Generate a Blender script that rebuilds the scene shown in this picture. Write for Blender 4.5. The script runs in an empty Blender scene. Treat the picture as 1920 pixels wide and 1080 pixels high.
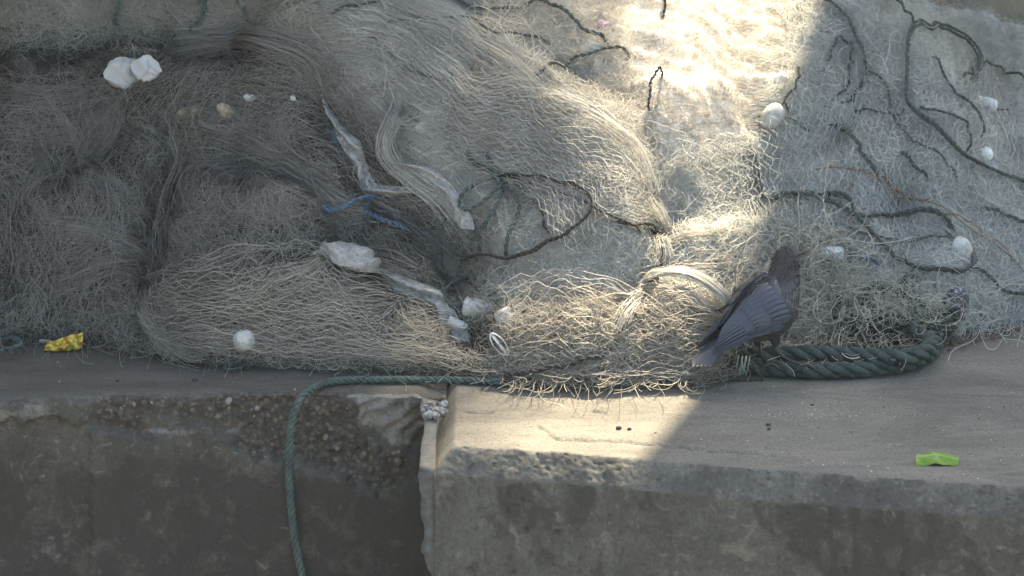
import bpy, math
import numpy as np
from mathutils import Vector, Matrix

SC = bpy.context.scene
COL = SC.collection
RNG = np.random.default_rng(11)
rad = math.radians

# ------------------------------------------------------------------ camera
PITCH = rad(15)
FPX = 7680.0
CF = np.array([0, math.cos(PITCH), -math.sin(PITCH)])
CU = np.array([0, math.sin(PITCH), math.cos(PITCH)])
CR = np.array([1.0, 0, 0])
CP = 0.24 * CU - 10.0 * CF
cd = bpy.data.cameras.new('camera'); cam = bpy.data.objects.new('camera', cd); COL.objects.link(cam)
cd.lens = 144; cd.sensor_width = 36; cd.clip_start = 0.5; cd.clip_end = 4000
cam.location = CP; cam.rotation_euler = (math.pi/2 - PITCH, 0, 0)
cd.dof.use_dof = True; cd.dof.focus_distance = 10.0; cd.dof.aperture_fstop = 5.6
SC.camera = cam

# ------------------------------------------------------------------ sky, sun, exposure
EL, AZ = rad(58), rad(16.5)
SUN = np.array([math.sin(AZ)*math.cos(EL), math.cos(AZ)*math.cos(EL), math.sin(EL)])
w = bpy.data.worlds.new('World'); SC.world = w; w.use_nodes = True
nt = w.node_tree; bg = nt.nodes['Background']
sky = nt.nodes.new('ShaderNodeTexSky'); sky.sky_type = 'NISHITA'; sky.sun_disc = False
sky.sun_elevation = EL; sky.sun_rotation = AZ; sky.dust_density = 3.0; sky.air_density = 1.0
nt.links.new(sky.outputs[0], bg.inputs[0]); bg.inputs[1].default_value = 0.128
sl = bpy.data.lights.new('sun', 'SUN'); so = bpy.data.objects.new('sun', sl); COL.objects.link(so)
sl.energy = 4.4; sl.angle = rad(1.1); sl.color = (1.0, 0.865, 0.71)
so.rotation_euler = Vector(SUN).to_track_quat('Z', 'Y').to_euler()
vs = SC.view_settings
vs.view_transform = 'Standard'; vs.look = 'None'; vs.gamma = 1.0; vs.use_curve_mapping = False
vs.exposure = 2.12
try:
    vs.use_white_balance = True; vs.white_balance_temperature = 7300; vs.white_balance_tint = 8
except Exception: pass
SC.cycles.max_bounces = 6; SC.cycles.diffuse_bounces = 3; SC.cycles.glossy_bounces = 2
SC.cycles.transmission_bounces = 3; SC.cycles.transparent_max_bounces = 8
SC.cycles.sample_clamp_indirect = 4.0

# ------------------------------------------------------------------ maths helpers
def project(P):
    d = P - CP; z = d @ CF
    return 960 + FPX*(d @ CR)/z, 540 - FPX*(d @ CU)/z
def rays(px, py):
    px = np.asarray(px, float); py = np.asarray(py, float)
    d = CF + ((px-960)/FPX)[..., None]*CR - ((py-540)/FPX)[..., None]*CU
    return d
def on_z(px, py, z=0.0):
    d = rays(px, py); t = (z-CP[2])/d[..., 2]
    return CP + d*t[..., None]
def on_y(px, py, y):
    d = rays(px, py); t = (y-CP[1])/d[..., 1]
    return CP + d*np.asarray(t)[..., None]
def _h(ix, iy, iz, seed):
    n = (ix*374761393 + iy*668265263 + iz*2147483647 + seed*1274126177) & 0xffffffff
    n = ((n ^ (n >> 13))*1274126177) & 0xffffffff
    n = ((n ^ (n >> 16))*2654435761) & 0xffffffff
    return ((n ^ (n >> 15)) & 0xffffff)/float(0xffffff)*2-1
def vnoise(x, y, z=0.0, seed=0):
    x, y, z = np.broadcast_arrays(np.asarray(x, float), np.asarray(y, float), np.asarray(z, float))
    fx, fy, fz = np.floor(x), np.floor(y), np.floor(z)
    ix, iy, iz = fx.astype(np.int64), fy.astype(np.int64), fz.astype(np.int64)
    u, v, t = x-fx, y-fy, z-fz
    u, v, t = u*u*(3-2*u), v*v*(3-2*v), t*t*(3-2*t)
    r = 0
    for a in (0, 1):
        for b in (0, 1):
            for c in (0, 1):
                r = r + _h(ix+a, iy+b, iz+c, seed)*(u if a else 1-u)*(v if b else 1-v)*(t if c else 1-t)
    return r
def fbm(x, y, z=0.0, seed=0, o=4, lac=2.1, g=0.5):
    r = 0; a = 1; s = 0
    for k in range(o):
        r = r + a*vnoise(np.asarray(x)*lac**k, np.asarray(y)*lac**k, np.asarray(z)*lac**k, seed+k*7); s += a; a *= g
    return r/s
def polyline_d(px, py, pts):
    d = np.full(np.shape(px), 1e9)
    for (x0, y0), (x1, y1) in zip(pts[:-1], pts[1:]):
        dx, dy = x1-x0, y1-y0; L = dx*dx+dy*dy+1e-9
        t = np.clip(((px-x0)*dx+(py-y0)*dy)/L, 0, 1)
        d = np.minimum(d, np.hypot(px-x0-t*dx, py-y0-t*dy))
    return d
def poly_mask(px, py, pts, soft=8.0):
    pts = list(pts)+[pts[0]]
    d = polyline_d(px, py, pts); ins = np.zeros(np.shape(px), bool)
    for (x0, y0), (x1, y1) in zip(pts[:-1], pts[1:]):
        if y0 == y1: continue
        c = ((y0 > py) != (y1 > py)) & (px < (x1-x0)*(py-y0)/(y1-y0)+x0)
        ins ^= c
    return np.clip(0.5+np.where(ins, d, -d)/(2*soft), 0, 1)
def catmull(pts, n):
    P = np.asarray(pts, float)
    if len(P) == 2: return P[0]+(P[1]-P[0])*np.linspace(0, 1, n)[:, None]
    P = np.vstack([2*P[0]-P[1], P, 2*P[-1]-P[-2]]); out = []
    m = 16
    t = np.linspace(0, 1, m, endpoint=False)[:, None]
    for i in range(1, len(P)-2):
        a, b, c, d = P[i-1], P[i], P[i+1], P[i+2]
        out.append(.5*((2*b)+(-a+c)*t+(2*a-5*b+4*c-d)*t**2+(-a+3*b-3*c+d)*t**3))
    out.append(P[-2][None]); Q = np.vstack(out)
    s = np.r_[0, np.cumsum(np.linalg.norm(np.diff(Q, axis=0), axis=1))]
    q = np.linspace(0, s[-1], n)
    return np.stack([np.interp(q, s, Q[:, k]) for k in range(Q.shape[1])], 1)

# ------------------------------------------------------------------ object helpers
def link(o, parent=None):
    COL.objects.link(o)
    if parent is not None: o.parent = parent
    return o
def tag(o, label=None, cat=None, group=None, kind=None):
    if label: o['label'] = label
    if cat: o['category'] = cat
    if group: o['group'] = group
    if kind: o['kind'] = kind
    return o
def empty(name, label, cat, loc=(0, 0, 0), group=None):
    o = bpy.data.objects.new(name, None); o.empty_display_size = 0.02; o.location = loc
    return tag(link(o), label, cat, group)
def mesh_np(name, V, F, mats, parent=None, smooth=True, attrs=None, mi=None):
    """V (n,3); F list of arrays (m,k) or one array"""
    V = np.asarray(V, np.float32); Fs = F if isinstance(F, list) else [F]
    me = bpy.data.meshes.new(name)
    me.vertices.add(len(V)); me.vertices.foreach_set('co', V.ravel())
    idx = np.concatenate([f.ravel() for f in Fs]).astype(np.int32)
    cnt = np.concatenate([np.full(len(f), f.shape[1]) for f in Fs]).astype(np.int32)
    me.loops.add(len(idx)); me.loops.foreach_set('vertex_index', idx)
    me.polygons.add(len(cnt)); me.polygons.foreach_set('loop_start', np.r_[0, np.cumsum(cnt)[:-1]].astype(np.int32))
    me.polygons.foreach_set('use_smooth', np.full(len(cnt), smooth))
    if mi is not None: me.polygons.foreach_set('material_index', np.asarray(mi, np.int32))
    me.update(calc_edges=True)
    for k, a in (attrs or {}).items():
        at = me.attributes.new(k, 'FLOAT', 'POINT'); at.data.foreach_set('value', np.asarray(a, np.float32).ravel())
    for m in (mats if isinstance(mats, (list, tuple)) else [mats]): me.materials.append(m)
    o = bpy.data.objects.new(name, me)
    link(o, parent)
    if parent is not None: o.matrix_parent_inverse = Matrix.Translation(-Vector(parent.location))
    return o
def grid_faces(n, m, off=0, wrap=False):
    i = np.arange(n-1)[:, None]*m; j = np.arange(m if wrap else m-1)[None]
    j1 = (j+1) % m
    f = np.stack([i+j, i+j1, i+m+j1, i+m+j], -1).reshape(-1, 4)
    return f+off
class MB:
    def __init__(s): s.V = []; s.F = []; s.A = []; s.n = 0
    def add(s, V, F, a=0.5):
        V = np.asarray(V, float).reshape(-1, 3)
        for f in (F if isinstance(F, list) else [F]): s.F.append(np.asarray(f)+s.n)
        s.V.append(V); s.A.append(np.full(len(V), a) if np.isscalar(a) else np.asarray(a).ravel()); s.n += len(V)
    def build(s, name, mats, parent=None, smooth=True):
        by = {}
        for f in s.F: by.setdefault(f.shape[1], []).append(f)
        return mesh_np(name, np.vstack(s.V), [np.vstack(v) for v in by.values()], mats, parent, smooth, {'rnd': np.concatenate(s.A)})
    def tubes(s, P, r, sides=3, rnd=None, caps=False):
        """P (N,K,3), r scalar / (N,) / (N,K)"""
        P = np.asarray(P, float)
        if P.ndim == 2: P = P[None]
        N, K, _ = P.shape
        T = np.gradient(P, axis=1); T /= np.linalg.norm(T, axis=2, keepdims=True)+1e-12
        ref = np.broadcast_to(np.array([0.31, -0.52, 0.79]), T.shape).copy()
        bad = np.abs((T*ref).sum(2)) > .92
        ref[bad] = (0.9, .3, -.2)
        if bad.any() and K > 1 and sides > 3: ref[:] = (0.35, -.93, .1) if not (np.abs(T @ np.array([0.35, -.93, .1])) > .93).any() else (.9, .3, -.2)
        A = np.cross(T, ref); A /= np.linalg.norm(A, axis=2, keepdims=True)+1e-12
        B = np.cross(T, A)
        r = np.asarray(r, float)
        if r.ndim == 0: r = np.full((N, K), float(r))
        elif r.ndim == 1: r = np.repeat(r[:, None], K, 1) if len(r) == N else np.repeat(r[None], N, 0)
        th = np.arange(sides)*2*math.pi/sides
        V = P[:, :, None] + r[..., None, None]*(A[:, :, None]*np.cos(th)[:, None]+B[:, :, None]*np.sin(th)[:, None])
        f = grid_faces(K, sides, 0, True)
        F = (f[None]+(np.arange(N)*K*sides)[:, None, None]).reshape(-1, 4)
        a = np.repeat((RNG.random(N) if rnd is None else np.broadcast_to(rnd, (N,))), K*sides)
        fs = [F]
        if caps and sides > 2:
            c = np.arange(sides)[::-1][None]+(np.arange(N)*K*sides)[:, None]; e = np.arange(sides)[None]+(np.arange(N)*K*sides+(K-1)*sides)[:, None]
            fs += [c, e]
        s.add(V.reshape(-1, 3), fs, a)
def lathe(prof, n=24):
    """prof (k,2): x along axis, r -> V,F around +X"""
    prof = np.asarray(prof, float); th = np.arange(n)*2*math.pi/n
    V = np.stack([np.repeat(prof[:, 0][:, None], n, 1), prof[:, 1][:, None]*np.cos(th), prof[:, 1][:, None]*np.sin(th)], -1)
    return V.reshape(-1, 3), grid_faces(len(prof), n, 0, True)

# ------------------------------------------------------------------ materials
def new_mat(name):
    m = bpy.data.materials.new(name); m.use_nodes = True
    t = m.node_tree; return m, t, t.nodes['Principled BSDF'], t.nodes['Material Output']
def ramp(t, fac, stops):
    r = t.nodes.new('ShaderNodeValToRGB'); e = r.color_ramp.elements
    e[0].position, e[0].color = stops[0][0], (*stops[0][1], 1); e[1].position, e[1].color = stops[-1][0], (*stops[-1][1], 1)
    for p, c in stops[1:-1]:
        x = e.new(p); x.color = (*c, 1)
    t.links.new(fac, r.inputs[0]); return r.outputs[0]
def noise(t, scale, detail=6, rough=.55, dist=0, vec=None, stretch=None):
    n = t.nodes.new('ShaderNodeTexNoise'); n.inputs['Scale'].default_value = scale; n.inputs['Detail'].default_value = detail
    n.inputs['Roughness'].default_value = rough; n.inputs['Distortion'].default_value = dist
    tc = t.nodes.new('ShaderNodeTexCoord'); src = tc.outputs['Object']
    if stretch:
        mp = t.nodes.new('ShaderNodeMapping'); mp.inputs['Scale'].default_value = stretch; t.links.new(src, mp.inputs[0]); src = mp.outputs[0]
    t.links.new(src, n.inputs['Vector']); return n.outputs['Fac']
def mix(t, fac, a, b, mode='MIX'):
    m = t.nodes.new('ShaderNodeMix'); m.data_type = 'RGBA'; m.blend_type = mode
    def put(i, v):
        if isinstance(v, (tuple, list)): m.inputs[i].default_value = (*v, 1)
        else: t.links.new(v, m.inputs[i])
    if isinstance(fac, (int, float)): m.inputs[0].default_value = fac
    else: t.links.new(fac, m.inputs[0])
    put(6, a); put(7, b); return m.outputs[2]
def attr(t, name):
    a = t.nodes.new('ShaderNodeAttribute'); a.attribute_name = name; return a.outputs['Fac']
def bump(t, p, h, strength=.4, dist=.002, prev=None):
    b = t.nodes.new('ShaderNodeBump'); b.inputs['Strength'].default_value = strength; b.inputs['Distance'].default_value = dist
    t.links.new(h, b.inputs['Height'])
    if prev is not None: t.links.new(prev, b.inputs['Normal'])
    t.links.new(b.outputs[0], p.inputs['Normal']); return b.outputs[0]
def mth(t, op, a, b=0.0, clamp=False):
    m = t.nodes.new('ShaderNodeMath'); m.operation = op; m.use_clamp = clamp
    for i, v in enumerate((a, b)):
        if isinstance(v, (int, float)): m.inputs[i].default_value = v
        else: t.links.new(v, m.inputs[i])
    return m.outputs[0]

def mat_thread(name, ca, cb, trans=.3):
    m, t, p, out = new_mat(name)
    c = ramp(t, attr(t, 'rnd'), [(0, ca), (1, cb)])
    n = noise(t, 9, 2)
    c = mix(t, ramp(t, n, [(.35, (0, 0, 0)), (.65, (.35, .35, .35))]), c, (.5, .5, .5), 'MULTIPLY')
    t.links.new(c, p.inputs['Base Color']); p.inputs['Roughness'].default_value = .5
    p.inputs['Specular IOR Level'].default_value = .35
    tr = t.nodes.new('ShaderNodeBsdfTranslucent'); t.links.new(c, tr.inputs[0])
    mx = t.nodes.new('ShaderNodeMixShader'); mx.inputs[0].default_value = trans
    t.links.new(p.outputs[0], mx.inputs[1]); t.links.new(tr.outputs[0], mx.inputs[2]); t.links.new(mx.outputs[0], out.inputs[0])
    return m
def mat_bulk(name, dark, mid, light, scale=1.0, bs=.6):
    """compressed netting: crossing fine strands over the mass below"""
    m, t, p, out = new_mat(name)
    tc = t.nodes.new('ShaderNodeTexCoord')
    wn = t.nodes.new('ShaderNodeTexNoise'); wn.inputs['Scale'].default_value = 22; wn.inputs['Detail'].default_value = 3
    t.links.new(tc.outputs['Object'], wn.inputs['Vector'])
    ws = t.nodes.new('ShaderNodeVectorMath'); ws.operation = 'MULTIPLY_ADD'; ws.inputs[1].default_value = (.03, .03, .03)
    t.links.new(wn.outputs['Color'], ws.inputs[0]); t.links.new(tc.outputs['Object'], ws.inputs[2])
    hs = []
    for k, (sc, st) in enumerate(((95, (1, 1, .55)), (150, (.6, 1, 1.2)), (230, (1, .8, .8)))):
        mp = t.nodes.new('ShaderNodeMapping'); mp.inputs['Scale'].default_value = st; mp.inputs['Location'].default_value = (k*.37, k*.11, k*.7)
        t.links.new(ws.outputs[0], mp.inputs[0])
        v = t.nodes.new('ShaderNodeTexVoronoi'); v.feature = 'DISTANCE_TO_EDGE'; v.inputs['Scale'].default_value = sc*scale
        t.links.new(mp.outputs[0], v.inputs['Vector'])
        hs.append(mth(t, 'SUBTRACT', 1.0, mth(t, 'MULTIPLY', v.outputs['Distance'], 7.0, True), True))
    h = mth(t, 'MAXIMUM', mth(t, 'MULTIPLY', hs[0], 1.0), mth(t, 'MAXIMUM', mth(t, 'MULTIPLY', hs[1], .85), mth(t, 'MULTIPLY', hs[2], .6)))
    c = ramp(t, h, [(.0, dark), (.55, mid), (1, light)])
    big = noise(t, 5, 5, .6)
    c = mix(t, ramp(t, big, [(.38, (.0, .0, .0)), (.62, (.55, .55, .55))]), c, tuple(x*.62 for x in mid))
    t.links.new(c, p.inputs['Base Color']); p.inputs['Roughness'].default_value = .85; p.inputs['Specular IOR Level'].default_value = .15
    bump(t, p, h, bs, .003)
    return m
def mat_rope(name, c1, c2, rough=.75):
    m, t, p, out = new_mat(name)
    n = noise(t, 160, 4, .6, 0, stretch=(1, 1, 2.5)); n2 = noise(t, 25, 3)
    c = mix(t, ramp(t, n, [(.35, (0, 0, 0)), (.68, (1, 1, 1))]), c1, c2)
    c = mix(t, ramp(t, n2, [(.4, (0, 0, 0)), (.7, (.5, .5, .5))]), c, tuple(x*.45 for x in c1))
    t.links.new(c, p.inputs['Base Color']); p.inputs['Roughness'].default_value = rough; p.inputs['Specular IOR Level'].default_value = .3
    bump(t, p, n, .8, .002); return m
def mat_plain(name, c, rough=.6, var=.15, scale=30, bmp=.2, dirt=None):
    m, t, p, out = new_mat(name)
    n = noise(t, scale, 5, .6)
    col = mix(t, ramp(t, n, [(.35, (0, 0, 0)), (.65, (1, 1, 1))]), tuple(x*(1-var) for x in c), tuple(min(1, x*(1+var)) for x in c))
    if dirt is not None:
        n3 = noise(t, scale*1.7, 6, .7, .5)
        col = mix(t, ramp(t, n3, [(.5, (0, 0, 0)), (.68, (.8, .8, .8))]), col, dirt)
    t.links.new(col, p.inputs['Base Color']); p.inputs['Roughness'].default_value = rough
    bump(t, p, n, bmp, .002); return m

def mat_concrete(name, base, dark, pale, deck, stain=1.0):
    """base face colour; attributes: pale (lighter marks), damp (dark growth, darker joint side), top (walked surface), agg (broken, pebbly)"""
    m, t, p, out = new_mat(name)
    n1 = noise(t, 3.2, 8, .62, .6); n2 = noise(t, 14, 8, .65, .3); n3 = noise(t, 120, 5, .7); n4 = noise(t, 420, 2, .5)
    c = mix(t, ramp(t, n1, [(.4, (0, 0, 0)), (.62, (1, 1, 1))]), base, tuple(x*.72 for x in base))
    c = mix(t, ramp(t, n2, [(.50, (0, 0, 0)), (.60, (.5*stain,)*3)]), c, pale)
    st_ = noise(t, 9, 5, .7, .3, stretch=(1, 1, .18)); c = mix(t, ramp(t, st_, [(.46, (0, 0, 0)), (.66, (.5, .5, .5))]), c, dark)
    n5 = noise(t, 34, 6, .72, .8); c = mix(t, ramp(t, n5, [(.56, (0, 0, 0)), (.66, (.55, .55, .55))]), c, pale); c = mix(t, ramp(t, n5, [(.34, (.6, .6, .6)), (.44, (0, 0, 0))]), c, dark)
    # damp growth and darker joint side, ragged where the attribute fades
    dm = mth(t, 'ADD', attr(t, 'damp'), mth(t, 'MULTIPLY', mth(t, 'SUBTRACT', n2, .5), 2.2))
    c = mix(t, ramp(t, dm, [(.36, (0, 0, 0)), (.68, (.85, .85, .85))]), c, dark)
    pm = mth(t, 'ADD', attr(t, 'pale'), mth(t, 'MULTIPLY', mth(t, 'SUBTRACT', n2, .5), 1.6))
    c = mix(t, ramp(t, pm, [(.42, (0, 0, 0)), (.68, (.7, .7, .7))]), c, pale)
    am = attr(t, 'agg')
    v = t.nodes.new('ShaderNodeTexVoronoi'); v.inputs['Scale'].default_value = 75; v.inputs['Randomness'].default_value = 1
    tc = t.nodes.new('ShaderNodeTexCoord'); t.links.new(tc.outputs['Object'], v.inputs['Vector'])
    vc = ramp(t, v.outputs['Color'], [(0, tuple(x*.5 for x in dark)), (.45, tuple(x*.8 for x in base)), (.75, (.16, .13, .085)), (1, (.34, .33, .30))])
    vc = mix(t, ramp(t, v.outputs['Distance'], [(.35, (0, 0, 0)), (.6, (1, 1, 1))]), vc, (.028, .024, .02))
    c = mix(t, mth(t, 'MULTIPLY', am, .55), c, vc)
    # walked top
    n6 = noise(t, 300, 3, .7)
    ns = noise(t, 2.2, 9, .66, 1.2, stretch=(.7, 1.7, 1)); nb = noise(t, 7, 7, .7, .8, stretch=(.5, 1.5, 1))
    dc = mix(t, ramp(t, ns, [(.36, (0, 0, 0)), (.64, (1, 1, 1))]), deck, tuple(x*.58 for x in deck))
    dc = mix(t, ramp(t, nb, [(.52, (0, 0, 0)), (.7, (.45, .45, .45))]), dc, tuple(min(x*1.35, .7) for x in deck))
    dc = mix(t, ramp(t, n6, [(.38, (.5, .5, .5)), (.5, (0, 0, 0))]), dc, tuple(x*.5 for x in deck)); dc = mix(t, ramp(t, n6, [(.60, (0, 0, 0)), (.70, (.55, .55, .55))]), dc, tuple(min(x*1.7, .8) for x in deck))
    nc = noise(t, 5, 6, .75, 1.5); dc = mix(t, ramp(t, nc, [(.485, (0, 0, 0)), (.497, (.35, .35, .35)), (.509, (0, 0, 0))]), dc, tuple(x*.35 for x in deck))
    tn = mth(t, 'ADD', attr(t, 'top'), mth(t, 'MULTIPLY', mth(t, 'SUBTRACT', n2, .5), .8))
    c = mix(t, ramp(t, tn, [(.45, (0, 0, 0)), (.6, (1, 1, 1))]), c, dc)
    # sand grain and small specks
    c = mix(t, ramp(t, n3, [(.36, (.55, .55, .55)), (.5, (0, 0, 0))]), c, tuple(x*.45 for x in base))
    c = mix(t, ramp(t, n3, [(.64, (0, 0, 0)), (.72, (.6, .6, .6))]), c, tuple(min(x*1.9, .8) for x in base))
    t.links.new(c, p.inputs['Base Color']); p.inputs['Roughness'].default_value = .88; p.inputs['Specular IOR Level'].default_value = .25
    b0 = bump(t, p, n6, .4, .0015)
    b1 = bump(t, p, n3, .7, .003, b0)
    b2 = bump(t, p, v.outputs['Distance'], .25, .004, b1)
    bump(t, p, n2, .5, .006, b2)
    return m

# ------------------------------------------------------------------ ground and building
gm = mat_plain('wet_sand', (.16, .13, .10), .8, .25, 3)
o = mesh_np('ground', [(-60, -60, -1.45), (60, -60, -1.45), (60, 60, -1.45), (-60, 60, -1.45)], np.array([[0, 1, 2, 3]]), gm)
tag(o, kind='structure')
wall_m = mat_concrete('plaster_brown', (.46, .40, .29), (.28, .24, .18), (.42, .36, .28), (.3, .26, .2))
def box(mb, x0, x1, y0, y1, z0, z1, a=.5):
    V = [(x, y, z) for x in (x0, x1) for y in (y0, y1) for z in (z0, z1)]
    mb.add(V, np.array([[0, 1, 3, 2], [4, 6, 7, 5], [0, 4, 5, 1], [2, 3, 7, 6], [0, 2, 6, 4], [1, 5, 7, 3]]), a)
b = MB(); box(b, -5, 5, 3.6, 3.85, 0.004, 2.95)
tag(b.build('building_wall', wall_m, smooth=False), 'brown plastered building wall standing behind the net heap', 'wall')

b = MB(); box(b, -2.75, -2.6, -.6, 3.59, 0.006, 2.94)  # side wall added out of view to darken the left
tag(b.build('sky_block_wall', wall_m, smooth=False), 'unseen brown side wall added to block sky light left of the net heap', 'wall')

# unseen roof sheets added to block the sun, save one slab through the gap
H_ROOF = 3.0
tin = mat_plain('added_roof_tin', (.30, .30, .29), .6, .2, 6)
timber = mat_plain('added_roof_timber', (.2, .16, .12), .85, .2, 20)
AZV = np.array([math.sin(AZ), math.cos(AZ)])
def roof_pt(g, y):      # along a shadow line through ground point g, at roof depth y
    P = g + SUN*(H_ROOF/SUN[2]); k = (y-P[1])/AZV[1]
    return P[0]+AZV[0]*k
gr = on_z(1318, 727); gl = on_z(690, 742)
YF, YB = 0.42, 3.7
for side, g, xo in ((1, gr, 2.9), (-1, gl, -5.2)):
    n = 120; u = np.linspace(0, 1, n)
    V = []
    for yy in np.linspace(YF, YB, 12):
        x = roof_pt(g, yy)*(1-u)+xo*u
        V.append(np.stack([x, np.full(n, yy), H_ROOF+.12*(yy-YF)*.2+.012*np.sin(x*2*math.pi/.09)], 1))
    V = np.array(V); T = np.concatenate([V.reshape(-1, 3), V.reshape(-1, 3)+(0, 0, .003)])
    f = grid_faces(12, n); mb = MB(); mb.add(T, [f, f+12*n])
    r = mb.build('sun_block_roof', tin)
    tag(r, 'added corrugated tin roof sheet blocking sun on the %s of the gap over the quay' % ('right' if side > 0 else 'left'), 'roof', 'added tin roof sheets over the quay')
mb = MB()  # added slats, out of view, thinned to soften the sun's left edge
gx0 = 0.0
for off in list(np.arange(.006, .27, .0125))+list(.27+.215*(np.arange(16)/16)**.9):
    w_ = .0095 if off < .27 else .0080*(1-(off-.27)/.215)**.9+.0012
    P = np.array([[roof_pt(gl, yy)+off, yy, H_ROOF+.024*(yy-YF)-.01] for yy in np.linspace(YF, YB, 30)]); mb.tubes(P[None], w_*.55, 5, caps=True)
for yy in np.linspace(YF, YB, 12):
    x = roof_pt(gl, yy); mb.tubes(np.array([[x-.05, yy, H_ROOF+.024*(yy-YF)-.004], [x+.1, yy, H_ROOF+.024*(yy-YF)-.004], [x+.49, yy, H_ROOF+.024*(yy-YF)-.004]])[None], .003, 5)
tag(mb.build('sun_fade_slats', timber), 'thinning bamboo slats added to fade the sun along the left edge of the roof gap', 'slats')
for sx, word in ((-1, 'left'), (1, 'right')):
    xq = 2.7 if sx > 0 else -4.4
    mb = MB(); box(mb, xq-.05, xq+.05, .5, .6, .004, 2.96)
    tag(mb.build('added_roof_post', timber, smooth=False), 'grey timber post carrying the %s end of the added tin roof' % word, 'post', 'posts of the added tin roof')
mb = MB(); box(mb, -4.6, -.55, .503, .597, 2.90, 2.955); box(mb, 1.45, 2.88, .503, .597, 2.90, 2.955)
tag(mb.build('added_roof_beam', timber, smooth=False), 'grey timber beam along the front of the added tin roof', 'beam')

# ------------------------------------------------------------------ quay blocks
con_l = mat_concrete('old_concrete_dark', (.098, .093, .077), (.043, .041, .035), (.25, .245, .215), (.125, .121, .104), .45)
con_r = mat_concrete('old_concrete', (.114, .115, .099), (.050, .050, .043), (.22, .215, .175), (.205, .198, .165), .6)
def Yedge_l(x):
    return np.interp(x, [-2.5, -1.25, -.73, -.2], [-.125, -.118, -.085, -.075])
def rec_left(px, py):
    j = 10*vnoise(px/22., py/22., 3)+5*vnoise(px/7., py/7., 9)
    qx, qy = px+j, py+10*vnoise(px/20., py/20., 5)+4*vnoise(px/6., py/6., 8)
    chip = poly_mask(qx, qy, [(168, 700), (168, 800), (252, 825), (318, 812), (366, 800), (407, 808), (440, 830), (452, 862), (550, 868), (578, 880), (651, 897), (704, 935), (790, 900), (860, 880), (860, 700)], 7)
    low = poly_mask(qx, qy, [(-900, 791), (172, 791), (172, 2600), (-900, 2600)], 4)
    deep = poly_mask(qx, qy, [(455, 745), (640, 735), (650, 800), (700, 870), (600, 880), (470, 850)], 14)
    smooth = poly_mask(qx, qy, [(648, 715), (860, 715), (860, 830), (760, 850), (712, 835), (668, 790)], 9)
    agg = poly_mask(qx, qy, [(170, 738), (300, 742), (430, 736), (640, 732), (655, 770), (672, 800), (712, 845), (780, 860), (760, 910), (700, 925), (640, 893), (560, 870), (455, 858), (440, 825), (425, 790), (300, 775), (250, 815), (180, 795)], 9)
    return chip, low, deep, smooth, agg
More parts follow.
